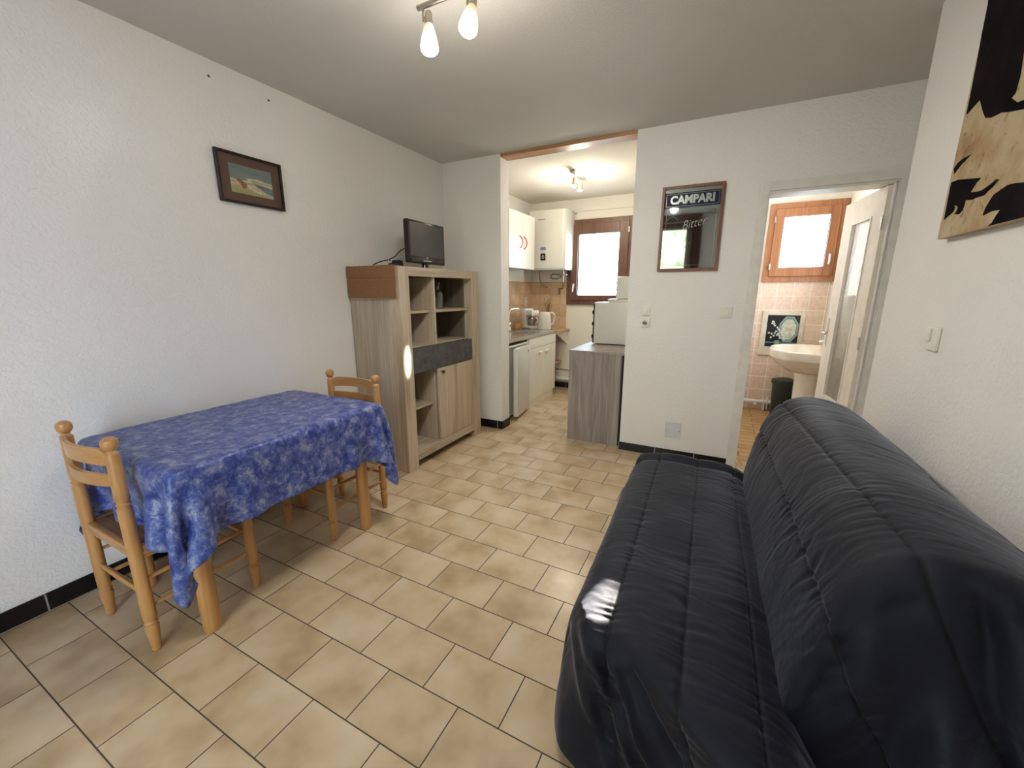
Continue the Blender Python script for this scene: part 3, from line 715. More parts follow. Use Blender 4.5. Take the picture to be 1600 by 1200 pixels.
# aperitif mirror on the back wall
mir = thing('advertising_mirror', 'red-brown framed advertising mirror with navy band on the back wall', 'mirror', (2.189, 0, 1.783))
W_, H_ = .205, .296
def ring_xz(bm, a, b_, y0, y1, bev=.002):
    box(bm, a[0], b_[0], y0, y1, a[2], a[3], bev=bev); box(bm, b_[1], a[1], y0, y1, a[2], a[3], bev=bev)
    box(bm, b_[0], b_[1], y0, y1, a[2], b_[2], bev=bev); box(bm, b_[0], b_[1], y0, y1, b_[3], a[3], bev=bev)
fr_ = .019
bm = nb(); ring_xz(bm, (-W_, W_, -H_, H_), (-W_+fr_, W_-fr_, -H_+fr_, H_-fr_), -.024, -.001); obj('frame', bm, m_redwood, mir)
m_mirror = flat('mirror_silver', (.42,.46,.45), .03, 1, var=.02)
obj('mirror_glass', B(-W_+fr_-.002, W_-fr_+.002, -.010, -.004, -H_+fr_-.002, H_-fr_+.002), m_mirror, mir)
bx0, bx1, bz0, bz1 = -W_+fr_+.001, W_-fr_-.001, .150, .252
band = obj('navy_band', B(bx0, bx1, -.0106, -.010, bz0, bz1), m_navy, mir)
m_letter = flat('etched_grey', (.33,.37,.36), .25, .3)
m_etch = flat('etched_line', (.30,.31,.28), .4, .2)
bm = nb(); ring_xz(bm, (bx0+.010, bx1-.010, bz0+.009, bz1-.009), (bx0+.0115, bx1-.0115, bz0+.0105, bz1-.0105), -.0110, -.0106, 0); obj('band_border', bm, m_letter, band)
lt = text('lettering', 'CAMPARI', .076, (0, -.0107, (bz0+bz1)/2-.001), (PI/2, 0, 0), m_letter, band, .0003, .0034, 0, .93)
bm = nb(); ring_xz(bm, (bx0+.018, bx1-.018, -.255, .135), (bx0+.0195, bx1-.0195, -.2535, .1335), -.0106, -.010, 0); obj('etched_border', bm, m_etch, mir)
text('script_lettering', 'Bitter', .088, (.02, -.0102, .035), (PI/2, -.20, 0), m_etch, mir, .0002, -.0015, .5, .8)
text('script_lettering', 'Campari', .030, (-.07, -.0102, -.128), (PI/2, -.08, 0), m_etch, mir, .0002, .0002, .4, 1)
for (c_, r_, a0, a1) in (((.115, .075), .035, .2, 2.9), ((-.125, .055), .035, .2, 2.9), ((-.02, -.115), .03, .2, 2.9)):
    bm = nb(); tube(bm, [(c_[0]+r_*math.cos(a0+(a1-a0)*k/8), -.0102, c_[1]+r_*math.sin(a0+(a1-a0)*k/8)) for k in range(9)], .0007, 5)
    obj('etched_flourish', bm, m_etch, mir)

# canvas on the right wall
cv = thing('canvas_painting', 'large unframed canvas with black and cream blotches on the right wall', 'painting', (XR, -1.33, 1.517))
m, t, b = nodes('cream_canvas_paint')
tc = t.nodes.new('ShaderNodeTexCoord'); n = t.nodes.new('ShaderNodeTexNoise'); n.inputs['Scale'].default_value = 5; n.inputs['Detail'].default_value = 7; n.inputs['Roughness'].default_value = .62; t.links.new(tc.outputs['Object'], n.inputs['Vector'])
r = ramp(t, [(.30, (.26,.12,.05)), (.40, (.38,.25,.12)), (.52, (.46,.36,.21)), (.68, (.50,.43,.29))]); t.links.new(n.outputs['Fac'], r.inputs['Fac'])
n3 = t.nodes.new('ShaderNodeTexNoise'); n3.inputs['Scale'].default_value = 38; n3.inputs['Detail'].default_value = 4; t.links.new(tc.outputs['Object'], n3.inputs['Vector'])
r3 = ramp(t, [(.30, (.30,.14,.07)), (.38, (1,1,1))]); t.links.new(n3.outputs['Fac'], r3.inputs['Fac'])
mx = t.nodes.new('ShaderNodeMix'); mx.data_type = 'RGBA'; mx.blend_type = 'MULTIPLY'; mx.inputs['Factor'].default_value = .8; t.links.new(r.outputs[0], mx.inputs['A']); t.links.new(r3.outputs[0], mx.inputs['B'])
t.links.new(mx.outputs['Result'], b.inputs['Base Color']); b.inputs['Roughness'].default_value = .6
can = obj('canvas', B(-.030, -.002, -1.15, 0, 0, .85, bev=.003), m, cv)
m_bl = flat('black_violet_paint', (.009,.006,.008), .95, spec=.08, var=.8, vs=7)
CANVAS_SHAPES = [[(-1.318, 2.273), (-1.329, 2.228), (-1.332, 2.152), (-1.342, 2.05), (-1.347, 1.965), (-1.349, 1.907), (-1.424, 1.925), (-1.464, 1.878), (-1.489, 1.853), (-1.528, 1.841), (-1.579, 1.837), (-1.618, 1.825), (-1.666, 1.813), (-1.692, 1.807), (-1.741, 1.783), (-1.73, 1.809), (-1.682, 1.832), (-1.652, 1.837), (-1.617, 1.86), (-1.632, 1.867), (-1.635, 1.908), (-1.623, 1.966), (-1.647, 2.003), (-1.644, 2.096)], [(-1.343, 1.747), (-1.356, 1.726), (-1.395, 1.746), (-1.452, 1.763), (-1.407, 1.764), (-1.367, 1.76)], [(-1.349, 1.702), (-1.348, 1.686), (-1.354, 1.579), (-1.386, 1.589), (-1.414, 1.597), (-1.419, 1.608), (-1.409, 1.62), (-1.438, 1.609), (-1.439, 1.599), (-1.425, 1.587), (-1.46, 1.582), (-1.476, 1.591), (-1.483, 1.605), (-1.482, 1.621), (-1.528, 1.614), (-1.545, 1.616), (-1.592, 1.614), (-1.614, 1.624), (-1.631, 1.63), (-1.656, 1.644), (-1.639, 1.648), (-1.614, 1.64), (-1.577, 1.633), (-1.552, 1.633), (-1.504, 1.64), (-1.527, 1.662), (-1.546, 1.669), (-1.548, 1.672), (-1.435, 1.693), (-1.394, 1.7)], [(-1.613, 1.554), (-1.657, 1.56), (-1.699, 1.557), (-1.686, 1.545), (-1.672, 1.527), (-1.655, 1.52), (-1.71, 1.52), (-1.822, 1.52), (-1.871, 1.52), (-1.831, 1.601), (-1.778, 1.61), (-1.744, 1.616), (-1.706, 1.619), (-1.682, 1.614), (-1.645, 1.606), (-1.632, 1.593), (-1.617, 1.575), (-1.613, 1.562)]]
for pts in CANVAS_SHAPES:
    bm = nb(); prism(bm, [(-.0304, p[0]+1.33, p[1]-1.517) for p in pts], (-.0006, 0, 0)); obj('painted_blotch', bm, m_bl, can)

# ------------------------------------------------------------------ switches, socket, cover plate
def plate(name, label, cat, x, z, w_, h_, kind, y=0, face='back', group=None):
    t = thing(name, label, cat, (x, y, z), 0 if face == 'back' else -PI/2, group)
    obj('cover', B(-w_/2, w_/2, -.009, -.0005, -h_/2, h_/2, bev=.003), m_plastic, t, True)
    if kind == 'rocker':
        bm = nb(); box(bm, -.019, .019, -.014, -.009, -.021, .021, bev=.003); obj('rocker', bm, m_plastic, t, True)
    if kind == 'big':
        bm = nb(); box(bm, -.022, .022, -.013, -.009, -.023, .023, bev=.004); obj('rocker', bm, m_plastic, t, True)
        obj('indicator', B(-.002, .002, -.0095, -.009, .029, .032), m_blackm, t)
    if kind == 'socket':
        bm = nb(); lathe(bm, [(.0205, 0), (.0225, .002), (.0225, .004), (.019, .004), (.018, -.004)], (0, -.009, 0), 28, Matrix.Rotation(PI/2, 3, 'X')); obj('socket_well', bm, m_plastic, t, True)
        bm = nb()
        for s in (-1, 1): cyl(bm, (s*.0095, -.0088, 0), (s*.0095, -.0125, 0), .0028, 10)
        cyl(bm, (0, -.0088, .010), (0, -.016, .010), .0025, 10); obj('contact_hole', bm, m_blackm, t)
    return t
plate('light_switch', 'cream light switch directly above the socket left of the mirror', 'light switch', 1.918, 1.188, .072, .072, 'rocker', group='cream wall switches')
plate('power_socket', 'cream round power socket under the light switch by the kitchen opening', 'socket', 1.920, 1.097, .074, .070, 'socket')
plate('light_switch', 'cream light switch beside the bathroom door frame', 'light switch', 2.484, 1.188, .078, .078, 'big', group='cream wall switches')
bm = nb(); box(bm, 2.136, 2.258, -.006, 0, .171, .305, bev=.001); tcv = obj('cover_plate', bm, flat('plate_paint', (.66,.66,.70), .35)); tag(tcv, 'square pale metal cover plate low on the back wall', 'cover plate')
for x in (2.146, 2.248):
    bm = nb(); cyl(bm, (x, -.006, .236), (x, -.0075, .236), .0035, 10); obj('screw', bm, m_steel, tcv)
t = thing('light_switch', 'narrow cream toggle switch on the right wall below the canvas', 'light switch', (XR, -1.402, 1.172))
obj('cover', B(-.011, -.0005, -.043, .043, -.042, .042, bev=.004), m_plastic, t, True)
bm = nb(); box(bm, -.016, -.011, .002, .036, -.012, .036, bev=.003); obj('rocker', bm, m_plastic, t, True)

# ------------------------------------------------------------------ ceiling spotlights
def shade(t, c, d, r0, r1, ln, m, mb, power, col_, nm='lamp_shade'):
    d = Vector(d).normalized(); mm = d.to_track_quat('Z', 'Y').to_matrix()
    return mm
m_shade = bpy.data.materials.new('glowing_glass_shade'); m_shade.use_nodes = True; tt = m_shade.node_tree; bs = tt.nodes['Principled BSDF']
tc = tt.nodes.new('ShaderNodeTexCoord'); sx = tt.nodes.new('ShaderNodeSeparateXYZ'); tt.links.new(tc.outputs['Object'], sx.inputs[0])
r = ramp(tt, [(.0, (1,.62,.18)), (.35, (1,.80,.45)), (.5, (1,.93,.80)), (1, (1,.95,.86))]); mr = tt.nodes.new('ShaderNodeMapRange'); mr.inputs['From Min'].default_value = 0; mr.inputs['From Max'].default_value = .10
tt.links.new(sx.outputs['Z'], mr.inputs['Value']); tt.links.new(mr.outputs[0], r.inputs['Fac']); tt.links.new(r.outputs[0], bs.inputs['Emission Color'])
r2 = ramp(tt, [(.0, (.02,.02,.02)), (.36, (.045,.045,.045)), (.48, (.5,.5,.5)), (1, (1,1,1))]); tt.links.new(mr.outputs[0], r2.inputs['Fac'])
mu = tt.nodes.new('ShaderNodeMath'); mu.operation = 'MULTIPLY'; mu.inputs[1].default_value = 11; tt.links.new(r2.outputs[0], mu.inputs[0]); tt.links.new(mu.outputs[0], bs.inputs['Emission Strength'])
trk = thing('ceiling_spotlight_bar', 'brushed metal ceiling bar with lit tulip glass spotlights in the living room', 'ceiling light', (1.56, -1.885, 2.5))
bm = nb(); lathe(bm, [(.055, 0), (.055, .02), (.05, .025), (0.0001, .025)], (.0, 0, -.0255), 30); obj('ceiling_rose', bm, m_nickel, trk, True)
BAR = Vector((1.0, .14, 0)).normalized()
bm = nb(); cyl(bm, (0, 0, -.02), (0, 0, -.078), .008); 
a_ = Vector((-.275, 0.0, -.080)); b_ = Vector((.20, .0, -.080)); cyl(bm, a_, b_, .0095, 18); obj('bar', bm, m_nickel, trk, True)
def head(p, dn):
    p = Vector(p); bm = nb(); cyl(bm, p, p+Vector((0, 0, -.05)), .0048, 10); q = p+Vector((0, 0, -.040))
    cyl(bm, q, q+Vector((.022, 0, 0)), .004, 10); obj('arm', bm, m_nickel, trk, True)
    d = Vector(dn).normalized(); mm = d.to_track_quat('Z', 'Y').to_matrix(); c = q+Vector((.026, 0, 0))-d*.018
    bm = nb(); lathe(bm, [(.0001, -.001), (.011, .002), (.0135, .010), (.0155, .046), (.0155, .050)], c, 22, mm); obj('lamp_holder', bm, m_nickel, trk, True)
    bm = nb(); lathe(bm, [(.0155, 0), (.0195, .010), (.0255, .033), (.031, .058), (.0345, .080), (.0335, .090), (.028, .0975), (.016, .1025), (.0001, .104)], (0, 0, 0), 28)
    s = obj('lamp_shade', bm, m_shade, trk, True); s.matrix_local = Matrix.Translation(c+d*.049) @ mm.to_4x4()
    s['label'] = 'glowing tulip glass shade'
head((-.250, 0, -.080), (.06, -.10, -1)); head((-.045, 0, -.080), (-.02, -.35, -1)); head((.115, 0, -.080), (1, -.1, .05))
for k, (lx, dn) in enumerate(((-.25, (.25, .15, -1)), (-.045, (.15, .75, -1)), (.26, (.3, .75, -1)))):   # each tulip throws its light downwards
    d = bpy.data.lights.new('bulb', 'SPOT'); d.energy = (25, 25, 5)[k]; d.color = (1, .96, .89); d.shadow_soft_size = .035; d.spot_size = math.radians(165); d.spot_blend = 1.0
    o = bpy.data.objects.new('bulb', d); col.objects.link(o); o.parent = trk; o.location = (lx+.03, 0, -.25); o.rotation_euler = Vector(dn).to_track_quat('-Z', 'Y').to_euler()

for lx in (-.25, -.045):
    d = bpy.data.lights.new('bulb_glow', 'POINT'); d.energy = 3.4; d.color = (1, .91, .78); d.shadow_soft_size = .05
    o = bpy.data.objects.new('bulb_glow', d); col.objects.link(o); o.parent = trk; o.location = (lx+.03, -.02, -.27)

# ================================================================== SOFA
def vnoise(u, v, seed=0):
    """smooth 2-D value noise, arrays in, roughly -1..1"""
    rs = np.random.RandomState(seed); G = rs.rand(64, 64)*2-1
    iu = np.floor(u).astype(int); iv = np.floor(v).astype(int); fu = u-iu; fv = v-iv
    fu = fu*fu*(3-2*fu); fv = fv*fv*(3-2*fv)
    g = lambda a, b: G[a % 64, b % 64]
    return (g(iu, iv)*(1-fu)+g(iu+1, iv)*fu)*(1-fv)+(g(iu, iv+1)*(1-fu)+g(iu+1, iv+1)*fu)*fv
def fbm(u, v, seed, octv=3):
    r = 0; a = 1; s = 0
    for k in range(octv): r = r + a*vnoise(u*2**k, v*2**k, seed+k); s += a; a *= .5
    return r/s
def resample(pts, ds):
    P = [Vector((p[0], 0, p[1])) for p in pts]; Q = []
    n = len(P)
    for i in range(n-1):
        p0 = P[max(i-1, 0)]; p1 = P[i]; p2 = P[i+1]; p3 = P[min(i+2, n-1)]
        for k in range(20):
            t = k/20; Q.append(.5*((2*p1)+(-p0+p2)*t+(2*p0-5*p1+4*p2-p3)*t*t+(-p0+3*p1-3*p2+p3)*t**3))
    Q.append(P[-1]); Q = np.array([(q.x, q.z) for q in Q])
    L = np.concatenate([[0], np.cumsum(np.hypot(*np.diff(Q, axis=0).T))]); m = int(L[-1]/ds)+1
    s = np.linspace(0, L[-1], m)
    return np.interp(s, L, Q[:, 0]), np.interp(s, L, Q[:, 1]), s
def sm(x): x = np.clip(x, 0, 1); return x*x*(3-2*x)
def quilt(name, prof, seams, yfar, ynear, flare_far, flare_near, rad, fold, skew, seed, m, parent, shear=0, drift=None, creases=(), roll=0, puff=.012, ds=.006, wr=1.0, wrdir=0.0):
    px, pz, s = resample(prof, ds)
    # arc position of each seam, given as x (or (x,z)) on the profile
    ss = [s[np.argmin(np.hypot(px-a[0], pz-a[1]))] for a in seams]
    bnd = [s[0]-.16]+sorted(ss)+[s[-1]+.16]
    yA = yfar(px); yB = ynear(px)                   # far (larger y) and near (smaller y)
    Ecap = np.maximum(pz-.015, .004)
    n_mid = int((yA-yB).max()/ds); n_cap = int(.85/ds/1.5)
    rows = []
    def cap(e, sign, yend, flare):
        q = rad*PI/2
        a = np.minimum(e, q)/rad
        dy = rad*np.sin(a); dz = rad*(1-np.cos(a)); ex = np.maximum(e-q, 0)
        return yend+sign*(dy+flare*ex), pz-(dz+ex*np.sqrt(max(1-flare*flare, .2)))
    X = []; Yc = []; Z = []; E = []; side = []
    for k in range(n_cap, 0, -1):
        e = Ecap*(k/n_cap)*1.02; y, z = cap(e, 1, yA, flare_far); X.append(px); Yc.append(y); Z.append(z); E.append(e); side.append(1)
    for k in range(n_mid+1):
        t = k/n_mid; X.append(px); Yc.append(yA+(yB-yA)*t); Z.append(pz); E.append(px*0); side.append(0)
    for k in range(1, n_cap+1):
        e = Ecap*(k/n_cap)*1.02; y, z = cap(e, -1, yB, flare_near); X.append(px); Yc.append(y); Z.append(z); E.append(e); side.append(-1)
    X, Yc, Z, E = map(np.array, (X, Yc, Z, E)); side = np.array(side)[:, None]*np.ones_like(X); S_ = np.ones_like(X)*s
    exn = np.where(side < 0, np.maximum(E-rad, 0), 0)
    X = X+shear*exn*np.clip((X-2.15)/.15, 0, 1)*np.clip((3.13-X)/.38, 0, 1)
    # skew the whole sofa a touch off the wall
    X = X + skew*(-1.15-Yc)
    # unrolled coordinate along the length
    Lc = np.where(side == 0, Yc, np.where(side > 0, yA+E, yB-E))
    # normals from finite differences
    P = np.stack([X, Yc, Z], -1)
    du = np.gradient(P, axis=1); dv = np.gradient(P, axis=0)
    N = np.cross(du, dv); N /= np.linalg.norm(N, axis=-1, keepdims=True)+1e-9
    N = N if N[len(N)//2, len(px)//2, 2] > 0 or abs(N[len(N)//2, len(px)//2, 2]) < .2 else -N
    # puff between seams (seams may wander along the length)
    f = np.clip((-1.15-Yc)/1.3, 0, 1); order = np.argsort(ss); dr = drift or [0]*len(ss)
    lines = [S_*0+s[0]-.16]+[ss[k]+dr[k]*f for k in order]+[S_*0+s[-1]+.16]
    d = np.full_like(X, 0.0); near = np.full_like(X, 9.0)
    for a, b_ in zip(lines, lines[1:]):
        t = (S_-a)/(b_-a); ins = (t >= 0) & (t <= 1)
        d = np.where(ins, puff*np.clip(4*t*(1-t), 0, 1)**.5, d)
    for q in lines[1:-1]: near = np.minimum(near, abs(S_-q))
    d -= .0035*np.exp(-(near/.005)**2)
    for (x0, sl, am, wd) in creases: d += am*np.exp(-(((X-x0)-sl*E)/wd)**2)*np.where(side < 0, sm((E-.02)/.10), 0)
    if roll: d += roll*np.exp(-((Yc+1.125)/.03)**2)*(side == 0)-roll*.5*np.exp(-((Yc+1.185)/.018)**2)*(side == 0)
    # gathered wrinkles running across the seams
    G = np.exp(-near/.05)
    v = Lc+wrdir*S_
    ridg = lambda f: 1-2*abs(f)
    w1 = ridg(fbm(v*19+1.8*fbm(S_*4, v*5, seed+9, 2), S_*4.2, seed, 2))
    w2 = ridg(fbm(v*46+1.8*fbm(S_*6, v*8, seed+5, 2), S_*6, seed+20, 2))
    msk = sm(.5+1.3*fbm(S_*3.2, v*2.6, seed+33, 2))
    d += wr*((.0024*w1*(.25+.75*msk)+.0036*w2*(.30+.70*G)*(.30+.70*msk)))*(.45+.55*G+.25)
    d += .010*fbm(S_*3.0, v*3.0, seed+50, 2)
    # hanging folds on the end drapes and lower skirts
    hang = np.where(side != 0, sm((E-rad)/.22), 0)
    fo = np.sin(X*23+3.2*fbm(X*4, Z*2.2, seed+70, 2)+ (Z*9)) + .6*np.sin(X*41-Z*12+1.3)
    d += fold*hang*fo
    lo = sm((.34-Z)/.30)*(side == 0)
    d += .010*lo*np.sin(v*17+2.5*fbm(v*3, Z*3, seed+80, 2))
    P = P+N*d[..., None]
    P[..., 2] = np.maximum(P[..., 2], .006)
    P[..., 0] = np.minimum(P[..., 0], XR-.012)
    ni, nj = X.shape
    me = bpy.data.meshes.new(name)
    fs = [(i*nj+j, i*nj+j+1, (i+1)*nj+j+1, (i+1)*nj+j) for i in range(ni-1) for j in range(nj-1)]
    me.from_pydata(P.reshape(-1, 3).tolist(), [], fs); me.polygons.foreach_set('use_smooth', [True]*len(fs)); me.materials.append(m)
    at = me.attributes.new('seam', 'FLOAT', 'POINT'); at.data.foreach_set('value', np.exp(-(near/.0045)**4).ravel().astype(np.float32))
    o = bpy.data.objects.new(name, me); col.objects.link(o); o.parent = parent
    return o
m_quilt, t, b = nodes('navy_quilt_fabric')
tc = t.nodes.new('ShaderNodeTexCoord'); n = t.nodes.new('ShaderNodeTexNoise'); n.inputs['Scale'].default_value = 3; n.inputs['Detail'].default_value = 3; t.links.new(tc.outputs['Object'], n.inputs['Vector'])
r = ramp(t, [(.35, (.0070,.0082,.0145)), (.7, (.0100,.0116,.0190))]); t.links.new(n.outputs['Fac'], r.inputs['Fac'])
at = t.nodes.new('ShaderNodeAttribute'); at.attribute_name = 'seam'
mx = t.nodes.new('ShaderNodeMix'); mx.data_type = 'RGBA'; t.links.new(at.outputs['Fac'], mx.inputs['Factor']); t.links.new(r.outputs[0], mx.inputs['A']); mx.inputs['B'].default_value = (.002,.002,.004,1)
t.links.new(mx.outputs['Result'], b.inputs['Base Color']); b.inputs['Roughness'].default_value = .62; b.inputs['Specular IOR Level'].default_value = .22
b.inputs['Sheen Weight'].default_value = .30; b.inputs['Sheen Roughness'].default_value = .35; b.inputs['Sheen Tint'].default_value = (.80, .85, 1, 1)
n2 = t.nodes.new('ShaderNodeTexNoise'); n2.inputs['Scale'].default_value = 700; t.links.new(tc.outputs['Object'], n2.inputs['Vector'])
n4 = t.nodes.new('ShaderNodeTexNoise'); n4.inputs['Scale'].default_value = 26; n4.inputs['Detail'].default_value = 4; t.links.new(tc.outputs['Object'], n4.inputs['Vector'])
ad = t.nodes.new('ShaderNodeMath'); ad.operation = 'MULTIPLY_ADD'; ad.inputs[1].default_value = 9.0; t.links.new(n4.outputs['Fac'], ad.inputs[0]); t.links.new(n2.outputs['Fac'], ad.inputs[2])
bp = t.nodes.new('ShaderNodeBump'); bp.inputs['Strength'].default_value = .35; bp.inputs['Distance'].default_value = .0007; t.links.new(ad.outputs[0], bp.inputs['Height']); t.links.new(bp.outputs[0], b.inputs['Normal'])
sofa = thing('sofa', 'low sofa under a dark navy quilted cover along the right wall', 'sofa', (0, 0, 0))
seat_prof = [(2.085, .012), (2.078, .12), (2.088, .24), (2.102, .33), (2.122, .39), (2.165, .425), (2.24, .437), (2.33, .440), (2.43, .436), (2.52, .434), (2.592, .425), (2.65, .395), (2.70, .33)]
def s_far(x): return -1.10-.10*sm((2.20-x)/.12)**2 + 0*x
def s_near(x): return -2.42-.20*sm((x-2.22)/.40)+.13*sm((2.20-x)/.11)
quilt('seat', seat_prof, [(2.236, .437), (2.428, .436), (2.590, .425)], s_far, s_near, .05, .22, .05, .016, .028, 11, m_quilt, sofa, shear=.35, roll=.014, creases=((2.245, .75, .022, .022), (2.19, .62, .018, .020), (2.30, .95, -.016, .016), (2.13, .5, .014, .02)), puff=.007, ds=.0055)
back_prof = [(2.640, .33), (2.650, .42), (2.672, .54), (2.702, .67), (2.735, .755), (2.775, .812), (2.83, .842), (2.90, .846), (2.97, .832), (3.03, .805), (3.075, .765), (3.098, .70), (3.108, .50), (3.110, .02)]
def b_far(x): return -1.13+0*x
def b_near(x): return -2.40-.04*sm((x-2.75)/.2)
quilt('backrest', back_prof, [(2.700, .662), (2.772, .808), (3.03, .805)], b_far, b_near, .06, .30, .05, .026, .028, 41, m_quilt, sofa, shear=.45, drift=[0, .055, .0], creases=((2.90, .22, -.035, .022), (2.985, .30, -.030, .02), (2.84, .5, .020, .03), (2.76, .2, .02, .03)), puff=.009, ds=.0055, wr=1.15, wrdir=.35)
for (x, y, z) in ((2.311, -1.673, .452), (2.36, -2.70, .30)):
    pass

# ================================================================== KITCHEN
kb = thing('kitchen_base_cabinet', 'cream two-door kitchen base cabinet beyond the small fridge', 'cabinet', (.28, 1.17, 0))
def kp(root, name, m, *bxs, bev=.002, parent=None, smooth=False):
    bm = nb()
    for b_ in bxs: box(bm, *b_, bev=bev)
    return obj(name, rel(bm, root), m, parent or root, smooth)
KX = .557
kp(kb, 'body', m_cream, (.01, KX-.02, .745, 1.585, .085, .826))
kp(kb, 'plinth', m_cream, (.05, KX-.012, .745, 1.545, 0, .085))
kp(kb, 'drawer', m_cream, (KX-.018, KX, .765, 1.583, .70, .822))
for (a, b_) in ((.765, 1.172), (1.176, 1.583)):
    d = kp(kb, 'door', m_cream, (KX-.018, KX, a, b_, .088, .695))
    hy = b_-.10 if a < 1 else a+.10
    bm = nb(); box(bm, KX, KX+.026, hy-.045, hy+.045, .617, .640, bev=.006); box(bm, KX, KX+.012, hy-.03, hy+.03, .598, .622, bev=.004)
    obj('handle', rel(bm, kb), m_cream, d, True)
# fridge
fg = thing('mini_fridge', 'small white under-counter fridge with slightly open door', 'fridge', (.28, .50, 0))
kp(fg, 'body', m_enamel, (.02, KX-.025, .20, .728, .03, .775), bev=.006)
kp(fg, 'worktop', m_enamel, (.02, KX+.005, .20, .732, .776, .795), bev=.003)
for q in ((.06, .09, .24, .27, 0, .03), (KX-.08, KX-.05, .24, .27, 0, .03), (KX-.08, KX-.05, .66, .69, 0, .03)): kp(fg, 'foot', m_blackm, q)
fd = thing('x', '', '', (0, 0, 0)); bpy.data.objects.remove(fd)
bm = nb(); box(bm, 0, .048, -.425, 0, .035, .765, bev=.008)
d = obj('door', bm, m_enamel, fg, True); d.location = (KX-.030-.28, .735-.50, 0); d.rotation_euler = (0, 0, math.radians(7.5))
bm = nb(); tube(bm, [(.0485, -.065+.010*math.cos(a*PI/6), .70+.016*math.sin(a*PI/6)) for a in range(12)], .0022, 6, closed=True, smooth=0); box(bm, .048, .0495, -.075, -.055, .697, .703)
obj('badge', bm, m_blackp, d)
bm = nb(); box(bm, .048, .0485, -.33, -.12, .30, .42)
# worktop
wt = thing('steel_worktop', 'stainless steel kitchen worktop with sink over fridge and cabinet', 'worktop', (.28, .88, .86))
bm = nb()
SY0, SY1 = .72, 1.12
for a in ((.01, .565, .165, SY0, .826, .866), (.01, .565, SY1, 1.595, .826, .866), (.01, .10, SY0, SY1, .826, .866), (.49, .565, SY0, SY1, .826, .866)): box(bm, *a, bev=.003)
obj('top', rel(bm, wt), m_steel, wt)
bm = nb(); box(bm, .099, .104, SY0, SY1, .845, .864); box(bm, .486, .491, SY0, SY1, .845, .864); box(bm, .10, .49, SY0, SY0+.004, .845, .864); box(bm, .10, .49, SY1-.004, SY1, .845, .864); box(bm, .10, .49, SY0, SY1, .828, .846)
lathe(bm, [(.028, .8465), (.028, .8485), (.0001, .8485)], (.30, .92, 0), 20)
obj('sink', rel(bm, wt), m_steel, wt)
bm = nb()
for k in range(7): box(bm, .12+.05*k, .128+.05*k, 1.16, 1.50, .8662, .869, bev=.001)
obj('drainer_rib', rel(bm, wt), m_steel, wt)
tap = thing('kitchen_tap', 'chrome swan-neck tap on the steel worktop', 'tap', (.08, 1.19, .8665))
bm = nb(); lathe(bm, [(.028, 0), (.027, .01), (.022, .02), (.021, .085), (.015, .095), (.0001, .096)], seg=22); obj('base', bm, m_chrome, tap, True)
bm = nb(); tube(bm, [(0, 0, .09), (0, .0, .20), (.004, .02, .245), (.012, .07, .258), (.04, .18, .255), (.044, .20, .235), (.045, .205, .19)], .0095, 12); obj('spout', bm, m_chrome, tap, True)
bm = nb(); tube(bm, [(.015, -.01, .05), (.05, -.05, .075), (.075, -.08, .09)], [.008, .006, .007]); obj('lever', bm, m_chrome, tap, True)
# tiled ledge beyond worktop
lg = thing('tiled_ledge', 'tiled ledge filling the kitchen corner past the steel worktop', 'ledge', (.30, 1.8, .84))
bm = nb(); box(bm, .0085, .60, 1.597, 1.9915, .800, .842, bev=.002); box(bm, .0085, .05, 1.597, 1.9915, .55, .800)
obj('slab', rel(bm, lg), m_ktile, lg)
bm = nb(); prism(bm, [(.56, 1.6, .80), (.56, 1.99, .80), (.56, 1.99, .62)], (.02, 0, 0)); obj('bracket', rel(bm, lg), m_kwall, lg)
tag(obj('wooden_shelf', B(.012, .50, 1.62, 1.985, .380, .395, bev=.001), m_pine), 'small wooden shelf low in the kitchen corner under the ledge', 'shelf')
# coffee maker
cm = thing('coffee_maker', 'white drip coffee maker on the steel worktop beside the tap', 'coffee maker', (.215, 1.535, .868)); cm.rotation_euler = (0, 0, -.35)
cb = lambda n_, m, *a, bev=.006, root=None, smooth=True: obj(n_, B(*a, bev=bev), m, root, smooth)
cb('base', m_enamel, -.09, .10, -.085, .085, 0, .035, root=cm, bev=.012)
cb('water_tank', m_enamel, -.09, -.02, -.08, .08, .034, .255, root=cm, bev=.012)
cb('filter_holder', m_enamel, -.03, .09, -.07, .07, .165, .235, root=cm, bev=.015)
bm = nb(); lathe(bm, [(.04, 0), (.058, .02), (.060, .07), (.045, .105), (.045, .115)], (.035, 0, .036), 24); obj('jug', bm, pane('smoked_jug_glass', (.55,.52,.50), .15, .03), cm, True)
bm = nb(); tube(bm, [(.08, .0, .14), (.118, 0, .135), (.122, 0, .09), (.09, 0, .06)], .007); obj('jug_handle', bm, m_enamel, cm, True)
# kettle
kt = thing('kettle', 'white electric jug kettle at the end of the steel worktop', 'kettle', (.425, 1.51, .868)); kt.rotation_euler = (0, 0, .15)
bm = nb(); lathe(bm, [(.078, 0), (.080, .012), (.078, .03), (.071, .12), (.064, .185), (.055, .200), (.02, .206), (.0001, .207)], seg=30)
for v in bm.verts: v.co.x *= 1.12
bx = box(bm, -.10, -.05, -.018, .018, .150, .192, bev=.008); obj('body', bm, m_enamel, kt, True)
bm = nb(); tube(bm, [(.055, 0, .185), (.10, 0, .195), (.128, 0, .165), (.125, 0, .10), (.105, 0, .055), (.078, 0, .045)], .011, 12); obj('handle', bm, m_enamel, kt, True)
bm = nb(); lathe(bm, [(.088, -.0), (.09, .004), (.088, .012), (.0001, .012)], seg=30); o = obj('base', bm, m_enamel, kt, True); o.location.z = -.0005
for ch in kt.children:
    if not ch.name.startswith('base'): ch.location.z = .012
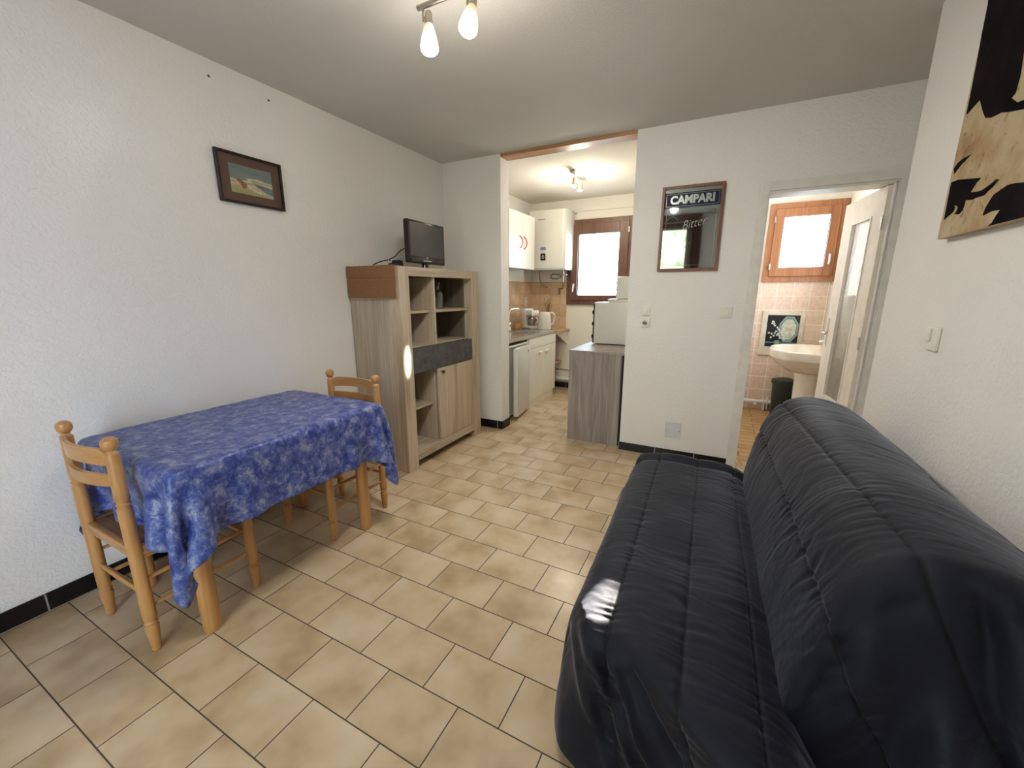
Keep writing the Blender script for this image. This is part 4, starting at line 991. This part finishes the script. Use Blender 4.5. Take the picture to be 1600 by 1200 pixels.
bm = nb(); lathe(bm, [(.013, 0), (.012, .016), (.0001, .02)], (-.02, 0, .217), 16); obj('lid_knob', bm, flat('tan_plastic', (.30,.20,.12), .4), kt, True)
# small chopping board and twigs
tw = thing('dried_twigs', 'dried twig spray in a thin vase behind the kettle', 'dried twigs', (.33, 1.86, .8425))
bm = nb(); lathe(bm, [(.02, 0), (.022, .01), (.018, .12), (.012, .17), (.014, .185)], seg=16, cap=False); obj('vase', bm, m_glass, tw, True)
bm = nb()
for k in range(11):
    a = rnd.uniform(0, 2*PI); rr = rnd.uniform(.02, .085); hh = rnd.uniform(.30, .45)
    e = Vector((rr*math.cos(a), rr*math.sin(a), hh)); tube(bm, [(0, 0, .02), (e.x*.25, e.y*.25, hh*.55), e], .0016, 5, smooth=4)
    for q in range(3):
        s_ = Vector((e.x*.25, e.y*.25, hh*.55)).lerp(e, .3+.25*q); tube(bm, [s_, s_+Vector((rnd.uniform(-.03,.03), rnd.uniform(-.03,.03), .05))], .0011, 4, smooth=0)
obj('twigs', bm, flat('twig_brown', (.16,.10,.05), .8), tw)
tag(obj('chopping_board', B(.09, .14, 1.27, 1.40, .867, .935, bev=.004), m_pine), 'small pale wooden board lying against the wall by the tap', 'chopping board')
bm = nb(); tube(bm, [(.50, 1.70, .845), (.53, 1.72, .862), (.56, 1.73, .860), (.58, 1.735, .846)], .005, 8); box(bm, .47, .53, 1.68, 1.73, .843, .856, bev=.004)
tag(obj('scrubbing_brush', bm, flat('tan_brush', (.38,.25,.13), .6), None, True), 'small tan brush lying at the edge of the tiled ledge', 'brush')
t = thing('power_socket', 'tall white double socket on the kitchen side wall tiles', 'socket', (.0085, 1.83, 1.205))
obj('cover', B(.0, .010, -.032, .032, -.062, .062, bev=.003), m_enamel, t, True)
m_sg = flat('socket_grey', (.35,.33,.30), .5)
for z in (.012, -.048): obj('socket_well', B(.0102, .0112, -.018, .018, z, z+.036, bev=.0004), m_sg, t)
# wall cupboard
wc = thing('wall_cupboard', 'white two-door wall cupboard with curved red handles', 'cupboard', (.15, 1.10, 1.6))
kp(wc, 'body', m_enamel, (.009, .288, .757, 1.445, 1.605, 2.22))
for (a, b_) in ((.760, 1.098), (1.102, 1.442)):
    d = kp(wc, 'door', m_enamel, (.290, .307, a, b_, 1.606, 2.218))
    hy = b_-.055 if a < 1 else a+.055; s_ = 1
    bm = nb(); tube(bm, [(.307, hy-.028, 1.825), (.325, hy-.010, 1.845), (.330, hy+.012, 1.895), (.325, hy-.010, 1.945), (.307, hy-.028, 1.965)], .0058, 10)
    obj('handle', rel(bm, wc), m_red, d, True)
# water heater
wh = thing('water_heater', 'white wall-hung water heater between cupboard and kitchen window', 'water heater', (.365, 1.82, 1.6))
bm = nb(); pts = []
xa, xb, ya, yb_ = .10, .632, 1.645, 1.99; rr = .05
for (cxx, cyy, a0) in ((xb-rr, ya+rr, -PI/2), (xb-.01, yb_-.01, 0), (xa+.01, yb_-.01, PI/2), (xa+rr, ya+rr, PI)):
    q = rr if cyy < 1.8 else .01
    for k in range(9): pts.append((cxx+q*math.cos(a0+k*PI/16), cyy+q*math.sin(a0+k*PI/16), 1.635))
prism(bm, pts, (0, 0, .70)); obj('casing', rel(bm, wh), m_enamel, wh, True)
bm = nb(); prism(bm, [(p[0]*.985+.0055, p[1]*.99+.018, 1.612) for p in pts], (0, 0, .024)); obj('base_trim', rel(bm, wh), flat('grey_trim', (.45,.45,.45), .4), wh, True)
bm = nb(); box(bm, .30, .368, 1.6435, 1.6448, 1.73, 1.815, bev=.0004); lab = obj('control_label', rel(bm, wh), m_blackp, wh)
bm = nb(); tube(bm, [(.334, 1.643, 1.795), (.322, 1.643, 1.770), (.334, 1.643, 1.752), (.346, 1.643, 1.770)], .0022, 6, closed=True); obj('drop_symbol', rel(bm, wh), m_white, lab)
bm = nb(); box(bm, .295, .372, 1.6437, 1.6448, 1.855, 1.885); prism(bm, [(.295, 1.6438, 1.885), (.372, 1.6438, 1.885), (.355, 1.6438, 1.897), (.312, 1.6438, 1.897)], (0, .001, 0)); obj('energy_sticker', rel(bm, wh), flat('sticker_blue', (.16,.20,.33), .5), wh)
bm = nb(); 
for k in range(3): box(bm, .308, .360-.006*k, 1.6437, 1.6448, 1.838-.010*k, 1.842-.010*k)
obj('printed_line', rel(bm, wh), flat('grey_print', (.35,.35,.38), .5), wh)
bm = nb()
for k in range(8): box(bm, .262+.0115*k, .270+.0115*k, 1.6437, 1.6448, 2.222, 2.232)
obj('brand_mark', rel(bm, wh), m_blackm, wh)
bm = nb(); box(bm, .6318, .6328, 1.75, 1.86, 1.66, 1.90); obj('rating_sticker', rel(bm, wh), flat('sticker_white', (.8,.78,.75), .5), wh)
bm = nb(); box(bm, .6329, .6334, 1.765, 1.80, 1.80, 1.83); box(bm, .6329, .6334, 1.81, 1.84, 1.765, 1.79); obj('sticker_mark', rel(bm, wh), flat('orange_mark', (.6,.15,.04), .5), wh)
bm = nb(); box(bm, .605, .665, 1.985, 1.999, 2.315, 2.335, bev=.002); box(bm, .56, .62, 1.95, 1.998, 2.337, 2.35, bev=.002); obj('bracket', rel(bm, wh), flat('grey_bracket', (.3,.3,.3), .5), wh)
pp = thing('water_pipes', 'copper and flexible steel pipes hanging below the water heater', 'pipes', (.4, 1.85, 1.5))
bm = nb(); tube(bm, [(.20, 1.86, 1.612), (.195, 1.86, 1.56), (.205, 1.87, 1.48), (.235, 1.93, 1.41), (.26, 1.985, 1.40)], .009, 10)
obj('flexible_hose', rel(bm, pp), flat('braided_hose', (.32,.30,.27), .4, .6), pp, True)
bm = nb(); tube(bm, [(.52, 1.83, 1.545), (.42, 1.83, 1.565), (.375, 1.83, 1.545), (.38, 1.83, 1.515), (.46, 1.83, 1.505), (.53, 1.83, 1.53)], .009, 10)
obj('flexible_hose', rel(bm, pp), flat('braided_hose_dark', (.20,.18,.16), .4, .4), pp, True)
bm = nb(); cyl(bm, (.545, 1.83, 1.612), (.545, 1.83, 1.46), .010); cyl(bm, (.545, 1.83, 1.575), (.545, 1.83, 1.525), .017); box(bm, .53, .60, 1.815, 1.845, 1.545, 1.563, bev=.004); obj('valve', rel(bm, pp), m_nickel, pp, True)
bm = nb(); lathe(bm, [(.013, 0), (.013, .010)], (.537, 1.80, 1.53), 14, Matrix.Rotation(PI/2, 3, 'X')); obj('valve_cap', rel(bm, pp), m_red, pp, True)
bm = nb(); tube(bm, [(.545, 1.83, 1.48), (.545, 1.83, 1.40), (.535, 1.84, 1.378), (.47, 1.90, 1.376), (.455, 1.93, 1.365), (.455, 1.95, 1.30)], .0075, 10, smooth=5); obj('copper_pipe', rel(bm, pp), flat('dark_copper', (.12,.05,.03), .4, .5), pp, True)
bm = nb(); tube(bm, [(.68, 1.985, 2.345), (1.0, 1.985, 2.345), (1.6, 1.985, 2.345), (1.79, 1.985, 2.345)], .006, 8, smooth=1); tube(bm, [(.68, 1.985, 2.345), (.66, 1.985, 2.345), (.66, 1.985, 2.25)], .005, 8, smooth=1)
tag(obj('cable_conduit', bm, m_kwall, None, True), 'thin painted conduit running along the kitchen far wall above the window', 'conduit')
# kitchen low heating pipe and cable
bm = nb(); cyl(bm, (.012, 1.955, .135), (1.79, 1.955, .135), .030, 20); tag(obj('heating_pipe', bm, m_white, None, True), 'thick white pipe low along the kitchen far wall', 'pipe')
bm = nb(); tube(bm, [(.012, 1.992, .262), (.6, 1.992, .258), (1.79, 1.992, .255)], .005, 8, smooth=1); tag(obj('copper_pipe', bm, flat('red_copper', (.12,.03,.02), .5), None, True), 'thin dark copper pipe above the thick white pipe in the kitchen', 'pipe')
# grey storage unit on the right of the opening
gu = thing('grey_unit', 'ash grey laminate low cupboard just inside the kitchen opening', 'cupboard', (1.51, .45, 0))
kp(gu, 'side_panel', m_ash, (1.278, 1.742, .052, .072, 0, .812)); kp(gu, 'side_panel', m_ash, (1.278, 1.742, .84, .86, 0, .812))
kp(gu, 'top', m_ash, (1.274, 1.764, .048, .866, .8125, .832))
kp(gu, 'back_panel', flat('dark_back', (.05,.03,.028), .7), (1.7425, 1.752, .056, .856, .01, .81))
kp(gu, 'door', m_ash, (1.278, 1.296, .0735, .455, .06, .808)); kp(gu, 'door', m_ash, (1.278, 1.296, .458, .8385, .06, .808))
kp(gu, 'plinth', m_ash, (1.30, 1.315, .0735, .8385, 0, .06))
# mini oven
ov = thing('mini_oven', 'white tabletop oven with black knobs on the grey kitchen unit', 'oven', (1.55, .80, .832))
OY0, OY1 = .60, .86
kp(ov, 'casing', m_enamel, (1.352, 1.745, .545, .845, .840, 1.238), bev=.008, smooth=True)
for q in ((1.38, 1.40, .56, .58, .8322, .841), (1.70, 1.72, .56, .58, .8322, .841), (1.38, 1.40, .80, .82, .8322, .841)): kp(ov, 'foot', m_blackm, q)
kp(ov, 'front_panel', m_blackp, (1.340, 1.3515, .548, .842, .845, 1.232))
for z in (.905, 1.03, 1.14):
    bm = nb(); lathe(bm, [(.021, 0), (.019, .016), (.0001, .018)], (1.340, .585, z), 20, Matrix.Rotation(-PI/2, 3, 'Y')); obj('knob', rel(bm, ov), m_blackp, ov, True)
kp(ov, 'door', flat('oven_glass', (.03,.03,.03), .08), (1.333, 1.3395, .63, .838, .87, 1.21))
hob = thing('serving_tray', 'white flat tray lying on top of the mini oven', 'tray', (1.6, .70, 1.24))
kp(hob, 'tray', m_enamel, (1.475, 1.76, .56, .84, 1.2385, 1.262), bev=.008, smooth=True); kp(hob, 'rim', m_enamel, (1.47, 1.765, .555, .845, 1.262, 1.268), bev=.002)
ts = thing('toaster', 'white rounded toaster on top of the mini oven', 'toaster', (1.65, .71, 1.268))
kp(ts, 'body', m_enamel, (1.535, 1.76, .60, .80, 1.2685, 1.478), bev=.022, smooth=True)
kp(ts, 'slot', m_blackm, (1.57, 1.74, .64, .665, 1.4775, 1.4795), (1.57, 1.74, .73, .755, 1.4775, 1.4795), bev=0)
bm = nb()
for z in (1.31, 1.36, 1.42): lathe(bm, [(.014, 0), (.012, .012), (.0001, .013)], (1.535, .655, z), 16, Matrix.Rotation(-PI/2, 3, 'Y'))
obj('knob', rel(bm, ts), m_enamel, ts, True)
# kitchen ceiling light
kl = thing('kitchen_spotlight', 'small twin spotlight on the kitchen ceiling', 'ceiling light', (1.02, .88, 2.4955))
bm = nb(); box(bm, -.03, .03, -.16, .16, -.022, -.002, bev=.006); o = obj('mounting_bar', bm, m_nickel, kl, True)
m_bulb = emis('lit_bulb', (1, .93, .80), 25)
for s in (-1, 1):
    bm = nb(); cyl(bm, (0, s*.09, -.02), (0, s*.09, -.06), .006); 
    d = Vector((.0, s*.10, -1)).normalized(); mm = d.to_track_quat('Z', 'Y').to_matrix(); c = Vector((0, s*.09, -.05))
    lathe(bm, [(.0001, 0), (.022, .004), (.026, .02), (.027, .075), (.030, .085)], c, 20, mm, cap=False); h = obj('lamp_holder', bm, m_nickel, kl, True)
    bm = nb(); lathe(bm, [(.026, .072), (.026, .088), (.018, .094), (.0001, .095)], c, 18, mm); obj('bulb', bm, m_bulb, h, True)
d = bpy.data.lights.new('kitchen_bulb', 'POINT'); d.energy = 11; d.color = (1, .90, .74); d.shadow_soft_size = .05
o = bpy.data.objects.new('kitchen_bulb', d); col.objects.link(o); o.parent = kl; o.location = (0, 0, -.19)

# ================================================================== BATHROOM
bs_ = thing('pedestal_basin', 'cream ceramic pedestal washbasin by the bathroom door', 'washbasin', (3.2, 1.25, 0))
# plan outline of the bowl rim (wall at +x), octagonal, lofted down to the underside
rim = [(3.47, .86), (3.20, .86), (3.02, .93), (2.925, 1.08), (2.905, 1.25), (2.925, 1.42), (3.02, 1.57), (3.20, 1.64), (3.47, 1.64)]
bm = nb()
def ringp(f, z, inset=0, cxm=3.24, cym=1.25):
    out = []
    for (x, y) in rim:
        nx_ = cxm+(x-cxm)*f if x < 3.46 else x-(0 if f > .8 else .0); ny_ = cym+(y-cym)*f
        out.append(bm.verts.new((nx_, ny_, z)))
    return out
R0 = [ringp(.52, .60), ringp(.78, .655), ringp(.94, .715), ringp(1.0, .735), ringp(1.01, .80), ringp(.99, .812), ringp(.93, .812), ringp(.86, .79), ringp(.70, .72), ringp(.40, .69)]
for a, b_ in zip(R0, R0[1:]):
    for k in range(len(rim)-1): bm.faces.new((a[k], a[k+1], b_[k+1], b_[k]))
    bm.faces.new((a[-1], a[0], b_[0], b_[-1]))
bm.faces.new(R0[0][::-1]); bm.faces.new(R0[-1])
box(bm, 3.36, 3.478, .90, 1.60, .735, .822, bev=.010)
bw = obj('bowl', rel(bm, bs_), m_ceram, bs_, True)
md = bw.modifiers.new('bev', 'BEVEL'); md.width = .008; md.segments = 2
bm = nb(); pr = []
for k in range(24):
    a = 2*PI*k/24; pr.append((math.cos(a), math.sin(a)))
rings = []
for z, rx, ry in ((0, .115, .12), (.03, .11, .115), (.25, .10, .105), (.5, .105, .115), (.66, .12, .135)):
    rings.append([bm.verts.new((3.24+rx*(c if c < 0 else c*.9), 1.25+ry*s, z)) for c, s in pr])
for a, b_ in zip(rings, rings[1:]):
    for k in range(24): bm.faces.new((a[k], a[(k+1) % 24], b_[(k+1) % 24], b_[k]))
bm.faces.new(rings[0][::-1]); bm.faces.new(rings[-1]); obj('pedestal', rel(bm, bs_), m_ceram, bs_, True)
bt = thing('basin_tap', 'chrome mixer tap on the back edge of the washbasin', 'tap', (3.41, 1.25, .822))
bm = nb(); lathe(bm, [(.026, 0), (.024, .05), (.02, .075), (.0001, .08)], seg=20); tube(bm, [(0, 0, .045), (-.07, 0, .065), (-.13, 0, .055)], .010); obj('body', bm, m_chrome, bt, True)
bm = nb(); tube(bm, [(0, 0, .078), (-.03, 0, .10), (-.07, 0, .112)], .006); obj('lever', bm, m_chrome, bt, True)
bi = thing('pedal_bin', 'dark green plastic bin with lid beside the washbasin pedestal', 'bin', (3.135, 1.80, 0))
bm = nb(); lathe(bm, [(.095, 0), (.098, .01), (.112, .36)], seg=28); obj('body', bm, m_green, bi, True)
bm = nb(); lathe(bm, [(.112, .36), (.122, .362), (.124, .385), (.118, .402), (.06, .418), (.0001, .422)], seg=28); obj('lid', bm, m_green, bi, True)
so = thing('stool', 'small black topped stool behind the washbasin pedestal', 'stool', (3.395, 1.78, 0))
obj('seat', B(-.075, .075, -.12, .12, .385, .44, bev=.01), m_blackm, so, True)
for sx_, sy_ in ((-1, -1), (-1, 1), (1, -1), (1, 1)):
    bm = nb(); cyl(bm, (sx_*.06, sy_*.10, 0), (sx_*.05, sy_*.08, .386), .011); obj('leg', bm, flat('grey_metal', (.25,.23,.22), .4, .5), so, True)
bm = nb(); box(bm, -.055, .055, -.10, -.088, .30, .325); obj('stretcher', bm, flat('grey_bar', (.35,.32,.30), .4), so)
hp = thing('heating_pipe', 'white heating pipe with valve along the bathroom skirting', 'pipe', (3.0, 1.95, .1))
bm = nb(); tube(bm, [(-1.04, 0, -.002), (-.2, 0, -.004), (.0, 0, -.004), (.46, 0, -.006)], .021, 14, smooth=1); obj('pipe', bm, m_white, hp, True)
bm = nb(); cyl(bm, (-.10, -.005, -.03), (-.10, -.04, -.035), .017, 16, .013); obj('valve', bm, m_white, hp, True)
bm = nb(); box(bm, -.022, -.008, -.02, .035, -.1, .035, bev=.002); box(bm, .01, .022, -.02, .035, -.085, .045, bev=.002); obj('pipe_bracket', bm, m_white, hp)
tbm = nb(); tube(tbm, [(.0, .02, .018), (.2, .02, .022), (.46, .02, .02)], .006, 8, smooth=1); obj('thin_pipe', tbm, m_white, hp, True)
# framed print low on the wall
bp_ = thing('framed_print', 'cream framed dark still-life print with white blossom and octagonal plate', 'picture', (3.062, 1.992, .885))
bm = nb(); ring_xz(bm, (-.198, .198, -.25, .245), (-.150, .158, -.158, .198), -.020, -.001, .004); ring_xz(bm, (-.150, .158, -.158, .198), (-.146, .154, -.154, .194), -.012, -.001, 0)
obj('frame', bm, flat('cream_frame', (.66,.60,.48), .5, var=.12), bp_, False)
pr_ = obj('print', B(-.150, .158, -.006, -.002, -.158, .198), flat('dark_print', (.010,.012,.014), .35, var=.5, vs=20), bp_)
def xzpoly(name, pts, y, m, par): 
    bm = nb(); prism(bm, [(p[0], y, p[1]) for p in pts], (0, -.0005, 0)); return obj(name, bm, m, par)
def octo(cx_, cz_, a, b_, q=.42): return [(cx_-a, cz_-b_*q), (cx_-a, cz_+b_*q), (cx_-a*q, cz_+b_), (cx_+a*q, cz_+b_), (cx_+a, cz_+b_*q), (cx_+a, cz_-b_*q), (cx_+a*q, cz_-b_), (cx_-a*q, cz_-b_)]
xzpoly('printed_plate', octo(.060, .045, .088, .138), -.0061, flat('plate_blue', (.26,.38,.42), .4), pr_)
xzpoly('printed_plate', octo(.060, .045, .074, .118), -.0067, flat('plate_dark', (.10,.15,.18), .4), pr_)
xzpoly('printed_plate', octo(.060, .045, .068, .109), -.0073, flat('plate_cream', (.55,.58,.48), .4, var=.25, vs=30), pr_)
xzpoly('printed_table_edge', [(-.148,-.112), (.156,-.112), (.156,-.098), (-.148,-.098)], -.0061, flat('table_blue', (.10,.20,.26), .4), pr_)
xzpoly('printed_vase', [(-.052,-.152), (-.012,-.152), (-.008,-.08), (-.056,-.08)], -.0068, flat('vase_green', (.30,.32,.27), .4), pr_)
bm = nb()
rb = random.Random(3)
spots = [(-.092,.128),(-.085,.118),(-.098,.108),(-.078,.098),(-.070,.082),(-.045,.062),(-.034,.045),(-.020,.030),(-.118,.000),(-.090,-.008),(-.060,.000),(-.030,-.006),(-.005,.010),(.006,.028),(-.070,-.030),(-.095,-.050),(-.040,-.022),(-.015,-.030),(.010,-.020),(-.010,-.052),(.018,-.050),(.030,-.066),(.012,.050),(-.050,.020)]
for (x, z) in spots:
    for k in range(4):
        a = k*PI/2+rb.random(); c = (x+.006*math.cos(a), z+.006*math.sin(a))
        prism(bm, [(c[0]+.0055*math.cos(q*PI/3), -.0079-.0002*k, c[1]+.0055*math.sin(q*PI/3)) for q in range(6)], (0, -.0003, 0))
obj('printed_blossom', bm, flat('blossom_white', (.75,.75,.70), .5), pr_)
# warm bathroom ceiling light, out of the camera's view
bl = thing('bathroom_ceiling_lamp', 'white glass dome lamp on the bathroom ceiling', 'ceiling light', (2.75, 1.1, 2.5))
bm = nb(); lathe(bm, [(.13, 0), (.135, -.02), (.12, -.06), (.07, -.09), (.0001, -.10)], seg=28); obj('dome', bm, emis('lit_dome', (1, .90, .74), 26), bl, True)
